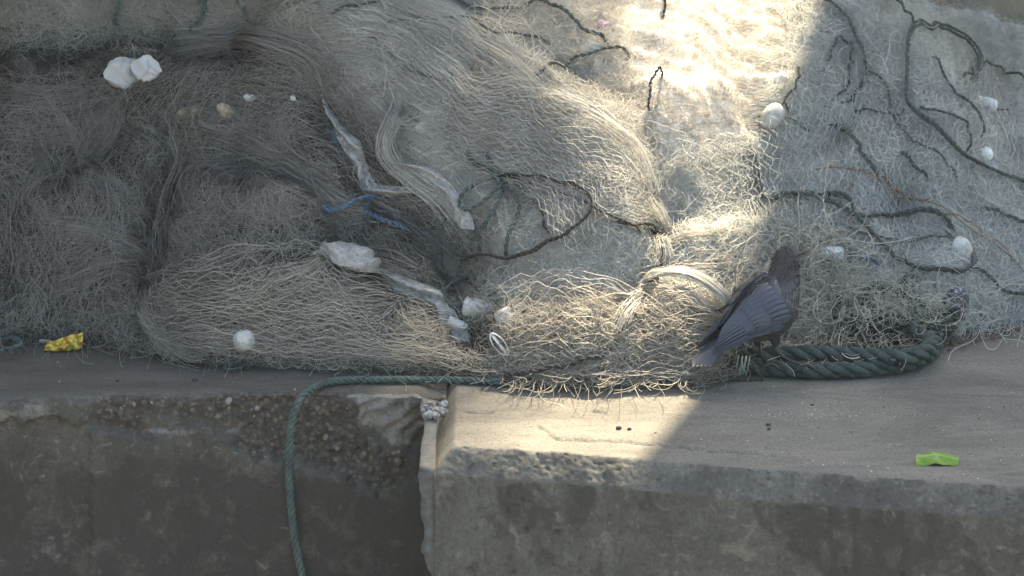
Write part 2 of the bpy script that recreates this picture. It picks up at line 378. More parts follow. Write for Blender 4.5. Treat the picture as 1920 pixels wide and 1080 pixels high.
def block_left():
    xs = np.r_[np.linspace(-2.6, -1.35, 40), np.linspace(-1.345, -.16, 300)]
    yb = np.r_[np.linspace(4, 1.2, 8)[:-1], np.linspace(1.2, .62, 12)[:-1], np.linspace(.62, 0, 90)]
    zf = np.r_[np.linspace(0, -.50, 125), np.linspace(-.55, -1.44, 8)]
    X = xs[None]; Ye = Yedge_l(X)
    V = []; A = {k: [] for k in ('pale', 'damp', 'top', 'agg')}
    def face(z):
        P = np.stack(np.broadcast_arrays(X, Ye, np.asarray(z)[:, None]*np.ones_like(X)), -1)
        px, py = project(P); chip, low, deep, smooth, agg = rec_left(px, py)
        edge = np.exp(-np.abs(P[..., 2])/.012)
        r = chip*.022+low*.014+deep*chip*.016 - smooth*chip*.012+smooth*.03*np.clip((py-735)/110, 0, 1)
        r = r+chip*.010*fbm(P[..., 0]*30, P[..., 2]*30, 1, 3)*(1-smooth*.6)+agg*.006*fbm(P[..., 0]*110, P[..., 2]*110, 2, 8, 2)
        r = r+.003*fbm(P[..., 0]*14, P[..., 2]*14, 4, 6)+.002*fbm(P[..., 0]*90, P[..., 2]*90, 4, 7, 3)
        r = r+edge*.008+smooth*.004*np.sin((px*.8+py)*.16+4*vnoise(px/30., py/30., 2))
        return P, r, px, py, chip, low, deep, smooth, agg
    P, r, px, py, chip, low, deep, smooth, agg = face(zf)
    r0 = r[0]
    # deck rows
    D = np.empty((len(yb), len(xs), 3)); D[..., 0] = X; t = (yb/4.0)[:, None]
    D[..., 1] = (Ye+r0)*(1-t)+4*t
    D[..., 2] = .004*fbm(D[..., 0]*7, D[..., 1]*7, 0, 21)+.0012*fbm(D[..., 0]*70, D[..., 1]*70, 0, 22, 2)
    D[..., 2] -= .010*np.exp(-np.abs(D[..., 1]-(Ye+r0))/.012)
    fall = np.clip((D[..., 0]+.235)/.06, 0, 1)*np.exp(-np.clip(D[..., 1]-Ye, 0, 9)/.1)
    D[..., 2] -= .03*fall
    Fc = P.copy(); Fc[..., 1] += r; Fc[..., 2] -= .010*np.exp(np.asarray(zf)/.02)[:, None]
    V = np.concatenate([D, Fc[1:]])
    nd = len(yb)
    edge_d = D[..., 1]-(Ye+r0)
    z = np.zeros
    top = np.concatenate([np.clip(1.05-.0*edge_d, 0, 1), np.zeros_like(r[1:])]); top[nd-2:nd+2] = .45
    aggA = np.concatenate([np.where(edge_d < .02, agg[0]*.7, 0), agg[1:]])
    pale = np.concatenate([np.where(edge_d < .05, .25, 0)+.6*smooth[0]*np.exp(-edge_d/.08), (.85*smooth*np.clip(1.25-(px-690)/110, 0, 1)*np.clip((px-640)/40, 0, 1)+.35*(py < 790)*(px < 168)+.45*np.exp(-((py-812)/9)**2)*(px > 250)*(px < 450)+.35*poly_mask(px, py, [(600, 930), (660, 940), (700, 1010), (640, 1040), (620, 980)], 14)+.3*poly_mask(px, py, [(0, 950), (120, 960), (160, 1080), (0, 1090)], 40))[1:]])  # paler smooth patch and edge band, with a pale streak along the ledge
    damp = np.concatenate([np.zeros_like(edge_d), (.25+.42*poly_mask(px, py, [(-900, 830), (700, 880), (860, 800), (860, 1400), (-900, 1400)], 40)+.25*np.clip((px-750)/40, 0, 1)-.3*chip*(1-np.clip((px-715)/50, 0, 1)))[1:]])  # darker low on the face and toward the joint
    top = top+0*pale
    n, m = V.shape[:2]
    o = mesh_np('quay_block', V.reshape(-1, 3), grid_faces(n, m), con_l, attrs=dict(pale=pale, damp=damp, top=top, agg=aggA))
    tag(o, 'dark old concrete quay block with a broken pebbly edge, left of the joint', 'quay wall')
    # pebbles laid bare in the break
    mb = MB(); PI_ = np.concatenate([Fc]); idx = np.argwhere((agg > .6))
    pick = idx[RNG.choice(len(idx), 330)]
    import bmesh
    bm = bmesh.new(); bmesh.ops.create_icosphere(bm, subdivisions=2, radius=1); iv = np.array([v.co[:] for v in bm.verts]); ifc = np.array([[v.index for v in f.verts] for f in bm.faces]); bm.free()
    for i, j in pick:
        c = PI_[i, j]; s = .0020+.0075*RNG.random()**3
        q = iv*(1+.28*vnoise(iv[:, 0]*1.6+i, iv[:, 1]*1.6+j, iv[:, 2]*1.6)[:, None])*np.array([1, .7, .75])*s*RNG.uniform(.7, 1.35, 3)
        a = RNG.uniform(0, 6.28); R = np.array([[math.cos(a), 0, math.sin(a)], [0, 1, 0], [-math.sin(a), 0, math.cos(a)]])
        mb.add(q @ R.T+c+(0, .2*s, 0), ifc, RNG.random())
    m, t, p, out = new_mat('pebble'); t.links.new(mix(t, ramp(t, noise(t, 300, 3), [(.4, (0, 0, 0)), (.7, (.6, .6, .6))]), ramp(t, attr(t, 'rnd'), [(0, (.045, .038, .03)), (.5, (.10, .085, .06)), (.8, (.13, .11, .08)), (1, (.27, .26, .24))]), (.06, .05, .04)), p.inputs['Base Color']); p.inputs['Roughness'].default_value = .7
    mb.build('exposed_pebbles', m, o)['kind'] = 'stuff'
    return o
block_left()

XA = on_z(852, 835)[0]
def Yedge_r(x):
    pts = np.array([on_z(a, b) for a, b in ((852, 834), (1100, 852), (1400, 877), (1700, 897), (1920, 912))])
    x = np.asarray(x, float); e = np.interp(x, pts[:, 0], pts[:, 1])
    return np.where(x > pts[-1, 0], pts[-1, 1]+(x-pts[-1, 0])*-.22, e)
def block_right():
    BV = .046
    xl = XA-BV*np.r_[1.02, 1.0, .92, .8, .65, .5, .35, .2, .1]
    xs = np.r_[XA-BV*1.02, xl, np.linspace(XA, 1.35, 340), np.linspace(1.37, 2.7, 30)]
    yb = np.r_[np.linspace(1, .38, 8)[:-1], np.linspace(.38, .22, 10)[:-1], np.linspace(.22, 0.002, 150)]
    bev = np.linspace(0, 1, 22)[1:]
    zf = np.r_[np.linspace(-.062, -.48, 110), np.linspace(-.5, -1.44, 8)]
    X = xs[None]; Ye = Yedge_r(np.maximum(X, XA))+.006*fbm(X*9, 0, 0, 31)+.004*fbm(X*40, 0, 0, 33)
    D = np.empty((len(yb), len(xs), 3)); D[..., 0] = X; D[..., 1] = Ye*(1-yb[:, None])+4*yb[:, None]
    D[..., 2] = 0
    B = np.empty((len(bev), len(xs), 3)); B[..., 0] = X; B[..., 1] = Ye-BV*bev[:, None]; B[..., 2] = -.058*bev[:, None]**1.15
    Fc = np.empty((len(zf), len(xs), 3)); Fc[..., 0] = X; Fc[..., 1] = Ye-BV-.002; Fc[..., 2] = zf[:, None]
    V = np.concatenate([D, B, Fc]); nd, nb = len(yb), len(bev)
    zl = -.058*np.clip((XA-X)/BV, 0, 1)**1.15
    zl = np.where(np.arange(len(xs))[None] == 0, -1.44, zl)
    V[..., 2] = np.minimum(V[..., 2], zl)
    wide = np.clip((V[..., 0]-XA)/.02+.5, 0, 1)
    nz = .003*fbm(V[..., 0]*5, V[..., 1]*5+V[..., 2]*5, 0, 41)+.0016*fbm(V[..., 0]*40, V[..., 1]*40, V[..., 2]*40, 42, 4)+.0008*fbm(V[..., 0]*150, V[..., 1]*150, V[..., 2]*150, 43, 2)
    nrm = np.zeros_like(V); nrm[:nd, :, 2] = 1; nrm[nd:nd+nb, :, 1] = -.7; nrm[nd:nd+nb, :, 2] = .7; nrm[nd+nb:, :, 1] = -1
    k = np.ones(V.shape[:2]); k[nd:nd+nb] = 2.0; k[nd+nb:] = 1.3
    V = V+nrm*(nz*k)[..., None]
    P = V.copy(); px, py = project(P)
    pit = np.clip(vnoise(px/9., py/6., 4)-.72, 0, 1)*(np.arange(V.shape[0])[:, None] >= nd)
    V[..., 1] += .03*pit
    # hairline crack and scour marks running along the top
    crk = polyline_d(px+3*vnoise(px/14., py/9.), py+2.5*vnoise(px/12., py/9., 6), [(1010, 800), (1040, 822), (1100, 826), (1180, 830), (1270, 838), (1330, 845), (1450, 853)])
    V[..., 2] -= .009*np.exp(-(crk/1.8)**2)*(np.arange(V.shape[0])[:, None] < nd)
    crk2 = np.minimum(polyline_d(px, py, [(870, 771), (900, 773), (922, 773)]), polyline_d(px, py, [(1110, 770), (1135, 774)]))
    V[..., 2] -= .010*np.exp(-(crk2/2.0)**2)*(np.arange(V.shape[0])[:, None] < nd)
    top = np.zeros(V.shape[:2]); top[:nd] = 1; top[nd:nd+nb] = (1-bev[:, None])*.35+.18
    top = np.where((px < 852) & (np.arange(V.shape[0])[:, None] < nd), .8, top)
    agg = np.zeros_like(top); agg[nd:nd+nb] = .22*np.clip((px[nd:nd+nb]-1200)/500, .3, 1)
    yy = py-np.interp(px, [815, 1100, 1400, 1920], [880, 905, 930, 985])
    damp = np.zeros_like(top)
    dk = 0
    for pts, s in (([(925, 905), (1000, 905), (1060, 935), (1050, 1000), (1000, 1015), (960, 980)], .55), ([(1060, 905), (1110, 915), (1105, 950), (1085, 1000), (1060, 980)], .55), ([(1180, 905), (1240, 905), (1230, 1000), (1190, 1000)], .35),
                   ([(1400, 940), (1560, 945), (1640, 950), (1800, 960), (1860, 1090), (1560, 1090), (1440, 1010)], .5), ([(1570, 930), (1590, 1085), (1575, 1090), (1560, 940)], .4), ([(820, 940), (1400, 1060), (1400, 1200), (820, 1200)], .12),
                   ([(1600, 940), (1612, 1080), (1604, 1080)], .7), ([(1640, 945), (1652, 1060), (1644, 1060)], .7), ([(1690, 950), (1700, 1090), (1690, 1090)], .7), ([(1730, 950), (1752, 950), (1748, 1030)], .6), ([(1555, 940), (1566, 1090), (1556, 1090)], .6)):
        dk = dk+.72*s*poly_mask(px+9*vnoise(px/30., py/30., 2), py+6*vnoise(px/25., py/25., 3), pts, 9)
    damp[nd+nb:] = (.12+dk+.12*np.clip(yy/40, 0, 1))[nd+nb:]
    pale = np.zeros_like(top)
    pl = 0
    for pts, s in (([(955, 980), (975, 985), (985, 1040), (965, 1045)], .5), ([(1090, 1000), (1120, 985), (1110, 1075), (1080, 1085)], .35), ([(1150, 880), (1190, 890), (1185, 1000), (1160, 1060), (1120, 1080), (1140, 960)], .35), ([(1330, 985), (1420, 960), (1440, 1010), (1400, 1080), (1340, 1060)], .42), ([(815, 870), (930, 878), (900, 915), (850, 920), (815, 930)], .35), ([(1890, 1030), (1930, 1040), (1930, 1090), (1860, 1090)], .3), ([(1620, 1000), (1650, 1003), (1650, 1015), (1620, 1012)], .3)):
        pl = pl+s*poly_mask(px+8*vnoise(px/16., py/16., 5), py+8*vnoise(px/18., py/18., 6), pts, 8)
    pale[nd+nb:] = (pl+.0*pl)[nd+nb:]; pale[nd:nd+nb] = .22
    pale[:nd] = 0
    n, m = V.shape[:2]
    o = mesh_np('quay_block', V.reshape(-1, 3), grid_faces(n, m), con_r, attrs=dict(pale=pale, damp=damp, top=top, agg=agg))
    tag(o, 'projecting concrete quay block with a sloping pale rim, right of the joint', 'quay wall')
    # pale mortar squeezed out of the joint, on the block's left side
    K = 110; zz = np.linspace(-.005, -1.44, K); zz = np.r_[np.linspace(.0, -.45, 95), np.linspace(-.47, -1.44, 15)]
    yc = Yedge_r(XA)-BV
    xr = XA-BV*1.02
    wv = .030+.012*fbm(zz*12, 0, 0, 51)+.008*fbm(zz*50, 0, 0, 52)-.014*np.clip((-zz-.25)/.08, 0, 1)
    wv += .010*np.exp(-((zz+.165)/.03)**2)
    M = 12; V = []
    for k_ in range(K):
        u = np.linspace(0, 1, M); ang = u*math.pi/2*1.05
        yb_ = np.where(True, yc+.35*np.clip(1-(-zz[k_])/.05, 0, 1)+.012, 0)
        x = xr+.002-wv[k_]*np.sin(ang); y = yb_+.03*(1-np.cos(ang))
        V.append(np.stack([x, y, np.full(M, zz[k_])], 1))
    V = np.array(V); nn = .004*fbm(V[..., 0]*60, V[..., 1]*30, V[..., 2]*60, 55, 4); V[..., 1] -= nn*2; V[..., 0] -= nn
    back = V.copy(); back[..., 1] += .05
    T = np.concatenate([V, back[:, ::-1]], 1)
    mm = mat_plain('mortar', (.11, .115, .105), .9, .25, 40, .6, (.09, .085, .075))
    mesh_np('mortar', T.reshape(-1, 3), grid_faces(K, 2*M, 0, True), mm, o)
    # broken mortar crumbs wedged at the top of the joint
    mb = MB()
    for k_ in range(46):
        c = on_y(RNG.uniform(792, 838), RNG.uniform(752, 778), RNG.uniform(-.25, -.12)); c[2] = min(c[2], .0)
        s = RNG.uniform(.003, .011); V_, F_ = lathe([(-1, .01), (-.7, .7), (0, 1), (.7, .6), (1, .01)], 7)
        V_ = V_*(1+.4*RNG.standard_normal((len(V_), 1))*.4)*s
        mb.add(V_ @ np.linalg.qr(RNG.standard_normal((3, 3)))[0]+c, F_, RNG.random())
    mb.build('mortar_crumbs', mat_plain('mortar_white', (.24, .24, .22), .9, .3, 60, .6, (.12, .11, .1)), o, smooth=False)['kind'] = 'stuff'
    return o
block_right()

# ------------------------------------------------------------------ the heap: one height field, shared by all nets
foot_px = [(-420, 628), (-100, 632), (0, 640), (130, 642), (300, 668), (420, 684), (560, 692), (760, 701), (880, 708), (960, 722), (1100, 728), (1250, 728), (1325, 715), (1352, 690), (1400, 655), (1560, 645), (1740, 640), (1800, 630), (1920, 600), (2100, 565), (2400, 520)]
FW = np.array([on_z(a, b) for a, b in foot_px])
def yfoot(x): return np.interp(x, FW[:, 0], FW[:, 1])
GX = np.arange(-2.0, 2.0, .008); GY = np.arange(-.30, 3.2, .008)
gx, gy = np.meshgrid(GX, GY)              # [iy, ix]
tt = gy-yfoot(gx)+.03*fbm(gx*7, gy*7, 0, 60)
crest = np.interp(gx, [-2.0, -.05, .22, .78, .95, 1.07, 1.25, 1.6, 2.0], [1.08, 1.05, .78, .76, .70, .58, .42, .32, .28])
tp = np.clip(tt, 0, None)
ft = np.interp(gx, [-2, -.75, -.5, .4, .55, 2], [.045, .045, .11, .13, .045, .045])
lin = .075*(1-np.exp(-tp/ft))+.80*tp
HH = crest*(1-np.exp(-(lin/crest)**1.0*1.0-(lin/crest)**3*1.5))
HH = HH*np.clip((3.3-gy)/.8, 0, 1)**.5
Pb = np.stack([gx, gy, HH], -1); bx, by = project(Pb)
def ridge(pts, wd, amp):
    global HH
    d = polyline_d(bx, by, pts); HH = HH+amp*np.exp(-(d/wd)**2)*np.clip(tp/.06, 0, 1)
ridge([(560, 20), (760, 110), (900, 190), (1020, 260), (1110, 320), (1150, 390)], 95, .085)
HOL = [([(1070, 170), (1150, 200), (1205, 260), (1240, 380)], 42, .07), ([(610, 200), (660, 280), (720, 350), (820, 410), (870, 460)], 40, .20), ([(-350, 130), (-50, 110), (150, 105), (300, 75), (440, 90)], 46, .28),
       ([(330, 250), (300, 360), (285, 480)], 42, .26), ([(430, 270), (560, 320), (650, 400)], 34, .16), ([(270, 520), (275, 620)], 26, .10), ([(640, 440), (760, 500), (850, 560), (890, 610)], 38, .22),
       ([(240, 230), (200, 280), (110, 340)], 30, .16), ([(500, 500), (600, 470), (680, 450)], 22, .10), ([(30, 400), (20, 540)], 26, .10), ([(700, 170), (760, 240)], 22, .07), ([(1170, 590), (1240, 490), (1215, 430)], 30, .07), ([(1540, 570), (1700, 590)], 42, .07)]
for pts, wd, am in HOL: ridge(pts, wd, -am)
ridge([(40, 205), (200, 165), (330, 120), (450, 112), (600, 150), (700, 200)], 46, .10)
ridge([(60, 430), (160, 500)], 80, .06)
ridge([(380, 440), (480, 440), (560, 470)], 40, .05)
ridge([(430, 590), (560, 590), (700, 640), (850, 690)], 58, .045)
ridge([(960, 645), (1100, 630), (1290, 620)], 58, .045)
ridge([(1270, 480), (1340, 480)], 55, .035)
ridge([(1190, 230), (1330, 215), (1450, 230)], 50, .06)
ridge([(1240, 390), (1330, 370), (1430, 380)], 50, -.09)
ridge([(1440, 270), (1480, 330)], 40, -.04)
ridge([(1580, 90), (1600, 180)], 48, -.035)
ridge([(1700, 100), (1800, 250)], 80, .04)
ridge([(1500, 330), (1640, 300), (1780, 340)], 34, .035)
ridge([(1560, 210), (1680, 200)], 36, -.04)
ridge([(1330, 470), (1480, 430), (1620, 470)], 34, .03)
ridge([(1640, 400), (1760, 370), (1900, 420)], 34, -.035)
ridge([(1820, 150), (1900, 300)], 40, -.035)
env = np.clip(tp/.08, 0, 1)
HH = HH+env*(.040*fbm(gx*4, gy*4, 0, 61, 3)+.016*fbm(gx*13+3*vnoise(gx*4, gy*4), gy*13, 0, 62, 3)+.008*(1-2*np.abs(fbm(gx*26, gy*22, 0, 63, 2)))+.004*fbm(gx*70, gy*70, 0, 64, 2))
lefty = poly_mask(bx, by, [(-500, 150), (560, 130), (700, 200), (880, 420), (920, 600), (700, 640), (300, 640), (-500, 620)], 40)
wxx = gx+.05*fbm(gx*5, gy*5, 0, 91); wyy = gy+.05*fbm(gx*5, gy*5, 0, 92)
HH = HH+lefty*env*(.052*(1-2.6*np.abs(fbm(wxx*6.5+wyy*4, wyy*5-wxx*2, 0, 93, 2)))-.012)
midd = poly_mask(bx, by, [(560, -60), (1150, -60), (1230, 450), (1100, 560), (900, 480), (700, 200)], 50)
HH = HH+midd*env*.026*(1-2.6*np.abs(fbm(wxx*7+wyy*7, wyy*3-wxx*3, 0, 95, 2)))
righty = poly_mask(bx, by, [(1380, 150), (1560, -80), (2300, -80), (2300, 640), (1400, 640), (1240, 420)], 50)
HH = HH+righty*env*.032*(1-2.6*np.abs(fbm(wxx*6, wyy*6, 0, 97, 2)))
# gentle horizontal rolls of the sunlit net
roll = poly_mask(bx, by, [(1130, -200), (1560, -200), (1500, 420), (1180, 440)], 60)
HH = HH+roll*env*(.009*np.sin(gy*95+6*fbm(gx*6, gy*5, 0, 65)))
HH = np.where(tt > 0, np.maximum(HH, .004), -.05)
def H(x, y):
    fx = np.clip((np.asarray(x)-GX[0])/.008, 0, len(GX)-1.001); fy = np.clip((np.asarray(y)-GY[0])/.008, 0, len(GY)-1.001)
    i, j = fx.astype(int), fy.astype(int); u, v = fx-i, fy-j
    return (HH[j, i]*(1-u)+HH[j, i+1]*u)*(1-v)+(HH[j+1, i]*(1-u)+HH[j+1, i+1]*u)*v
gyn, gxn = np.gradient(HH, .008)
k = np.ones(9)/9
def blur(a):
    a = np.apply_along_axis(lambda r: np.convolve(np.pad(r, 4, 'edge'), k, 'valid'), 0, a)
    return np.apply_along_axis(lambda r: np.convolve(np.pad(r, 4, 'edge'), k, 'valid'), 1, a)
gxs, gys = blur(gxn), blur(gyn)
def Nrm(x, y):
    i = np.clip(((np.asarray(x)-GX[0])/.008).astype(int), 0, len(GX)-1); j = np.clip(((np.asarray(y)-GY[0])/.008).astype(int), 0, len(GY)-1)
    n = np.stack([-gxs[j, i], -gys[j, i], np.ones(i.shape)], -1)
    return n/np.linalg.norm(n, axis=-1, keepdims=True)
# first point of the heap met from in front, on a coarse screen, for laying nets along chosen courses
DX = np.arange(-520, 2440, 4.0); DY = np.arange(-330, 1120, 4.0)
ddx, ddy = np.meshgrid(DX, DY); rr = rays(ddx, ddy)
depth = np.full(ddx.shape, np.nan)
prev = 8.5
for s in np.arange(8.5, 14.5, .01):
    Q = CP+rr*s
    h = np.maximum(H(Q[..., 0], Q[..., 1]), 0.0)
    hit = np.isnan(depth) & (Q[..., 2] < h); depth[hit] = s-.005
depth = np.where(np.isnan(depth), 14.5, depth)
def surf(px, py, smooth_d=True):
    fx = np.clip((np.asarray(px, float)-DX[0])/4, 0, len(DX)-1.001); fy = np.clip((np.asarray(py, float)-DY[0])/4, 0, len(DY)-1.001)
    i, j = fx.astype(int), fy.astype(int); u, v = fx-i, fy-j
    d = (depth[j, i]*(1-u)+depth[j, i+1]*u)*(1-v)+(depth[j+1, i]*(1-u)+depth[j+1, i+1]*u)*v
    return CP+rays(px, py)*d[..., None]

# net regions
NETS = {}
def net(key, label, cb, ct, tr=.3, scale=1.0):
    NETS[key] = dict(label=label, bulk=mat_bulk('bulk_'+key, *cb, scale=scale, bs=.25 if key == 'golden' else .6), thread=mat_thread('twine_'+key, *ct, trans=tr), mb=MB())
net('back', 'pale net lying highest at the back left, behind the dark hollow', ((.17, .165, .135), (.44, .42, .345), (.72, .70, .60)), ((.55, .52, .43), (.80, .77, .66)), .45)
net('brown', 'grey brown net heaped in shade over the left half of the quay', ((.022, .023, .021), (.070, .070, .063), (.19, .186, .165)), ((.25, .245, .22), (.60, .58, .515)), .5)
net('cream', 'cream net draped in a long fold down the middle of the heap', ((.33, .325, .28), (.64, .625, .55), (.84, .825, .75)), ((.66, .64, .56), (.88, .87, .79)), .45)
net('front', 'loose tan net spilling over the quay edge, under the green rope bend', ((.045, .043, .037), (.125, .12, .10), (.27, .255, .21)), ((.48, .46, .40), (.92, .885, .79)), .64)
net('golden', 'thick flat tan net in the sun at the upper middle of the heap', ((.50, .47, .40), (.76, .72, .62), (.90, .87, .78)), ((.60, .55, .44), (.84, .79, .67)), .45)
net('green', 'fine grey green net spread over the right side of the heap', ((.25, .275, .25), (.54, .575, .53), (.80, .83, .78)), ((.72, .745, .69), (.93, .94, .89)), .5)
net('coarse', 'tangle of stiff pale twine between the crow and the speckled stone', ((.06, .085, .068), (.20, .23, .18), (.40, .42, .33)), ((.50, .485, .40), (.86, .82, .70)), .4)
net('dark', 'net coloured dark as painted shade in the hollow behind the white bag', ((.018, .02, .018), (.055, .056, .048), (.12, .12, .10)), ((.10, .105, .09), (.26, .255, .22)), .3)  # shade of the hollows put into the bulk and twine colours
seeds = {'dark': [(310, 330), (295, 430), (720, 360), (760, 500), (850, 560), (200, 285), (560, 325), (60, 100), (200, 95), (330, 85), (-100, 110), (-300, 110), (640, 290), (800, 410)],'back': [(60, 10), (250, 20), (420, 10), (-200, 20), (520, 20)], 'brown': [(0, 300), (200, 200), (200, 400), (400, 300), (550, 350), (100, 550), (500, 220), (-300, 300), (640, 420), (740, 450), (480, 130), (300, 160), (100, 180), (800, 540)],  # dark seeds spread the painted shade through the hollows
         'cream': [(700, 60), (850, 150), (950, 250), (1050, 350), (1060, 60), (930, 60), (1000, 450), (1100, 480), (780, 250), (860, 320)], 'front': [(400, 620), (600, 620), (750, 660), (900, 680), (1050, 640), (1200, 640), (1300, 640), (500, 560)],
         'golden': [(1200, 60), (1350, 60), (1450, 60), (1250, 200), (1400, 200), (1300, 330), (1220, 400)], 'green': [(1600, 60), (1750, 100), (1700, 300), (1550, 300), (1880, 300), (1880, 500), (1450, 420), (1350, 470), (1650, 450), (2200, 400), (1560, 30), (1240, 520)],
         'coarse': [(1560, 580), (1650, 590), (1730, 600), (1450, 620), (1600, 540)]}
sx = np.array([p for v in seeds.values() for p in v]); sk = np.concatenate([[i]*len(v) for i, v in enumerate(seeds.values())])
keys = list(seeds)
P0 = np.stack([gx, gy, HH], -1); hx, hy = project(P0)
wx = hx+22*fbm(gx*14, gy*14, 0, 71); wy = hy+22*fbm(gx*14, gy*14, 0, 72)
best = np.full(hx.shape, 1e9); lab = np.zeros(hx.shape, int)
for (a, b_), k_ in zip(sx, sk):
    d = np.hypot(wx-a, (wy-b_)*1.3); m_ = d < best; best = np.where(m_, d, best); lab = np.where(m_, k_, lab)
allf = grid_faces(*hx.shape); fl = lab.ravel()[allf[:, 0]]; inn = HH.ravel()[allf].max(1) > 0
# fine lumps so that the mass does not read as a smooth skin
PV = P0.copy(); NN = Nrm(gx, gy)
PV = PV+NN*(.004*fbm(gx*120, gy*120, 0, 75, 2)*env)[..., None]
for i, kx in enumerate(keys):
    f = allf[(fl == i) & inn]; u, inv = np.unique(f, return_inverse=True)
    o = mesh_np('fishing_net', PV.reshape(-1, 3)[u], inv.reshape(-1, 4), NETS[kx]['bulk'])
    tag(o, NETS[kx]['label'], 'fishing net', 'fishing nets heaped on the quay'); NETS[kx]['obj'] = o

def smooth_grid(P, it):
    for _ in range(it):
        Q = P.copy()
        Q[1:-1] = (P[:-2]+2*P[1:-1]+P[2:])/4; P = Q; Q = P.copy()
        Q[:, 1:-1] = (P[:, :-2]+2*P[:, 1:-1]+P[:, 2:])/4; P = Q
    return P
def samp(G, v, u):
    n, m = G.shape[:2]; fv = np.clip(v, 0, 1)*(n-1.001); fu = np.clip(u, 0, 1)*(m-1.001)
    i, j = fv.astype(int), fu.astype(int); a, b_ = (fv-i)[..., None], (fu-j)[..., None]
    return (G[i, j]*(1-a)+G[i+1, j]*a)*(1-b_)+(G[i, j+1]*(1-a)+G[i+1, j+1]*a)*b_
SEED = [100]
RS = .66
def sheet(key, guides, nv, nu, layers=2, lift=(.004, .02), fold=.012, r=.0006, warp=14, loose=.35, sub=4, jit=.0022, bunch=.055, ragged=.16, smooth=3, open_=0.0):
    """diamond mesh: threads run along the guides, neighbours meet at every knot"""
    for L in range(layers):
        SEED[0] += 1; sd = SEED[0]
        M = 60; G = np.array([catmull(g, M) for g in guides]); N = max(24, 6*len(guides))
        gi = np.linspace(0, 1, len(guides)); vi = np.linspace(0, 1, N)
        G = np.array([catmull(G[:, m_], N) for m_ in range(M)]).transpose(1, 0, 2)
        G[..., 0] += warp*fbm(G[..., 0]/90., G[..., 1]/90., sd, sd, 2)*1.6; G[..., 1] += warp*fbm(G[..., 0]/90., G[..., 1]/90., sd+.5, sd+3, 2)*1.6
        P = smooth_grid(surf(G[..., 0], G[..., 1]), smooth)
        nr = Nrm(P[..., 0], P[..., 1]); nr = smooth_grid(nr, 2); nr /= np.linalg.norm(nr, axis=-1, keepdims=True)
        if smooth < 9:
            P1 = smooth_grid(surf(G[..., 0], G[..., 1]), 1); wh = 0
            for pts, wd, am in HOL: wh = np.maximum(wh, np.exp(-(polyline_d(G[..., 0], G[..., 1]-10, pts)/(wd*1.1))**2)*min(1, am/.1))
            P = P+(P1-P)*wh[..., None]
        vv, uu = np.meshgrid(np.linspace(0, 1, N), np.linspace(0, 1, M), indexing='ij')
        Lf = lift[0]+(lift[1]-lift[0])*(L+.5)/layers
        off = Lf+fold*(1-np.abs(fbm(vv*len(guides)*1.8, uu*1.2, sd, sd+5, 3))*2.2)
        if smooth < 9: off = off*(1-.85*wh)
        P = P+nr*np.maximum(off, .002)[..., None]
        nvt = int(nv*1.3); K = int(nu)*sub+1
        kk = np.arange(nvt)[:, None]; jj = np.arange(K)[None]/sub
        ph = np.abs(((jj+kk) % 2)-1)*2-1            # triangle wave: meets its neighbour at whole numbers
        ph = np.sign(ph)*np.abs(ph)**.75
        tight = .68+.4*vnoise(kk*.07, jj*.3, sd); tight = tight*(1-open_)+.95*open_      # gathers and opens
        v = (kk+.5+ph*.5*np.clip(tight, .2, 1))/nvt; u = jj/nu*np.ones_like(v)
        a0 = ragged*RNG.random((nvt, 1)); b0 = 1-ragged*RNG.random((nvt, 1)); u = a0+(b0-a0)*u
        v = v+bunch*fbm(v*6+sd, u*2.6, sd, sd+21, 3)
        v = v+loose/nvt*fbm(u*nu*.5, v*nvt*.25, sd, sd+9, 2)*2
        u = u+loose/nu*fbm(u*nu*.5, v*nvt*.25, sd+.7, sd+11, 2)*1.4
        T = samp(P, v, u)
        nt_ = samp(nr, v, u)
        T = T+nt_*(np.abs(fbm(T[..., 0]*45, T[..., 1]*45, T[..., 2]*45+sd, sd+13, 2))*.012)[..., None]
        for c in range(3): T[..., c] += jit*vnoise(jj*1.3+c*17, kk*3.7, sd+c, sd+15)
        T[..., 2] = np.maximum(T[..., 2], r+.0005)
        rn = np.clip(.5+.35*RNG.standard_normal(nvt)+.25*L/max(layers-1, 1), 0, 1)
        NETS[key]['mb'].tubes(T, (.82 if key == 'front' else 1)*RS*r*(.8+.4*RNG.random(nvt)), 3, rn)
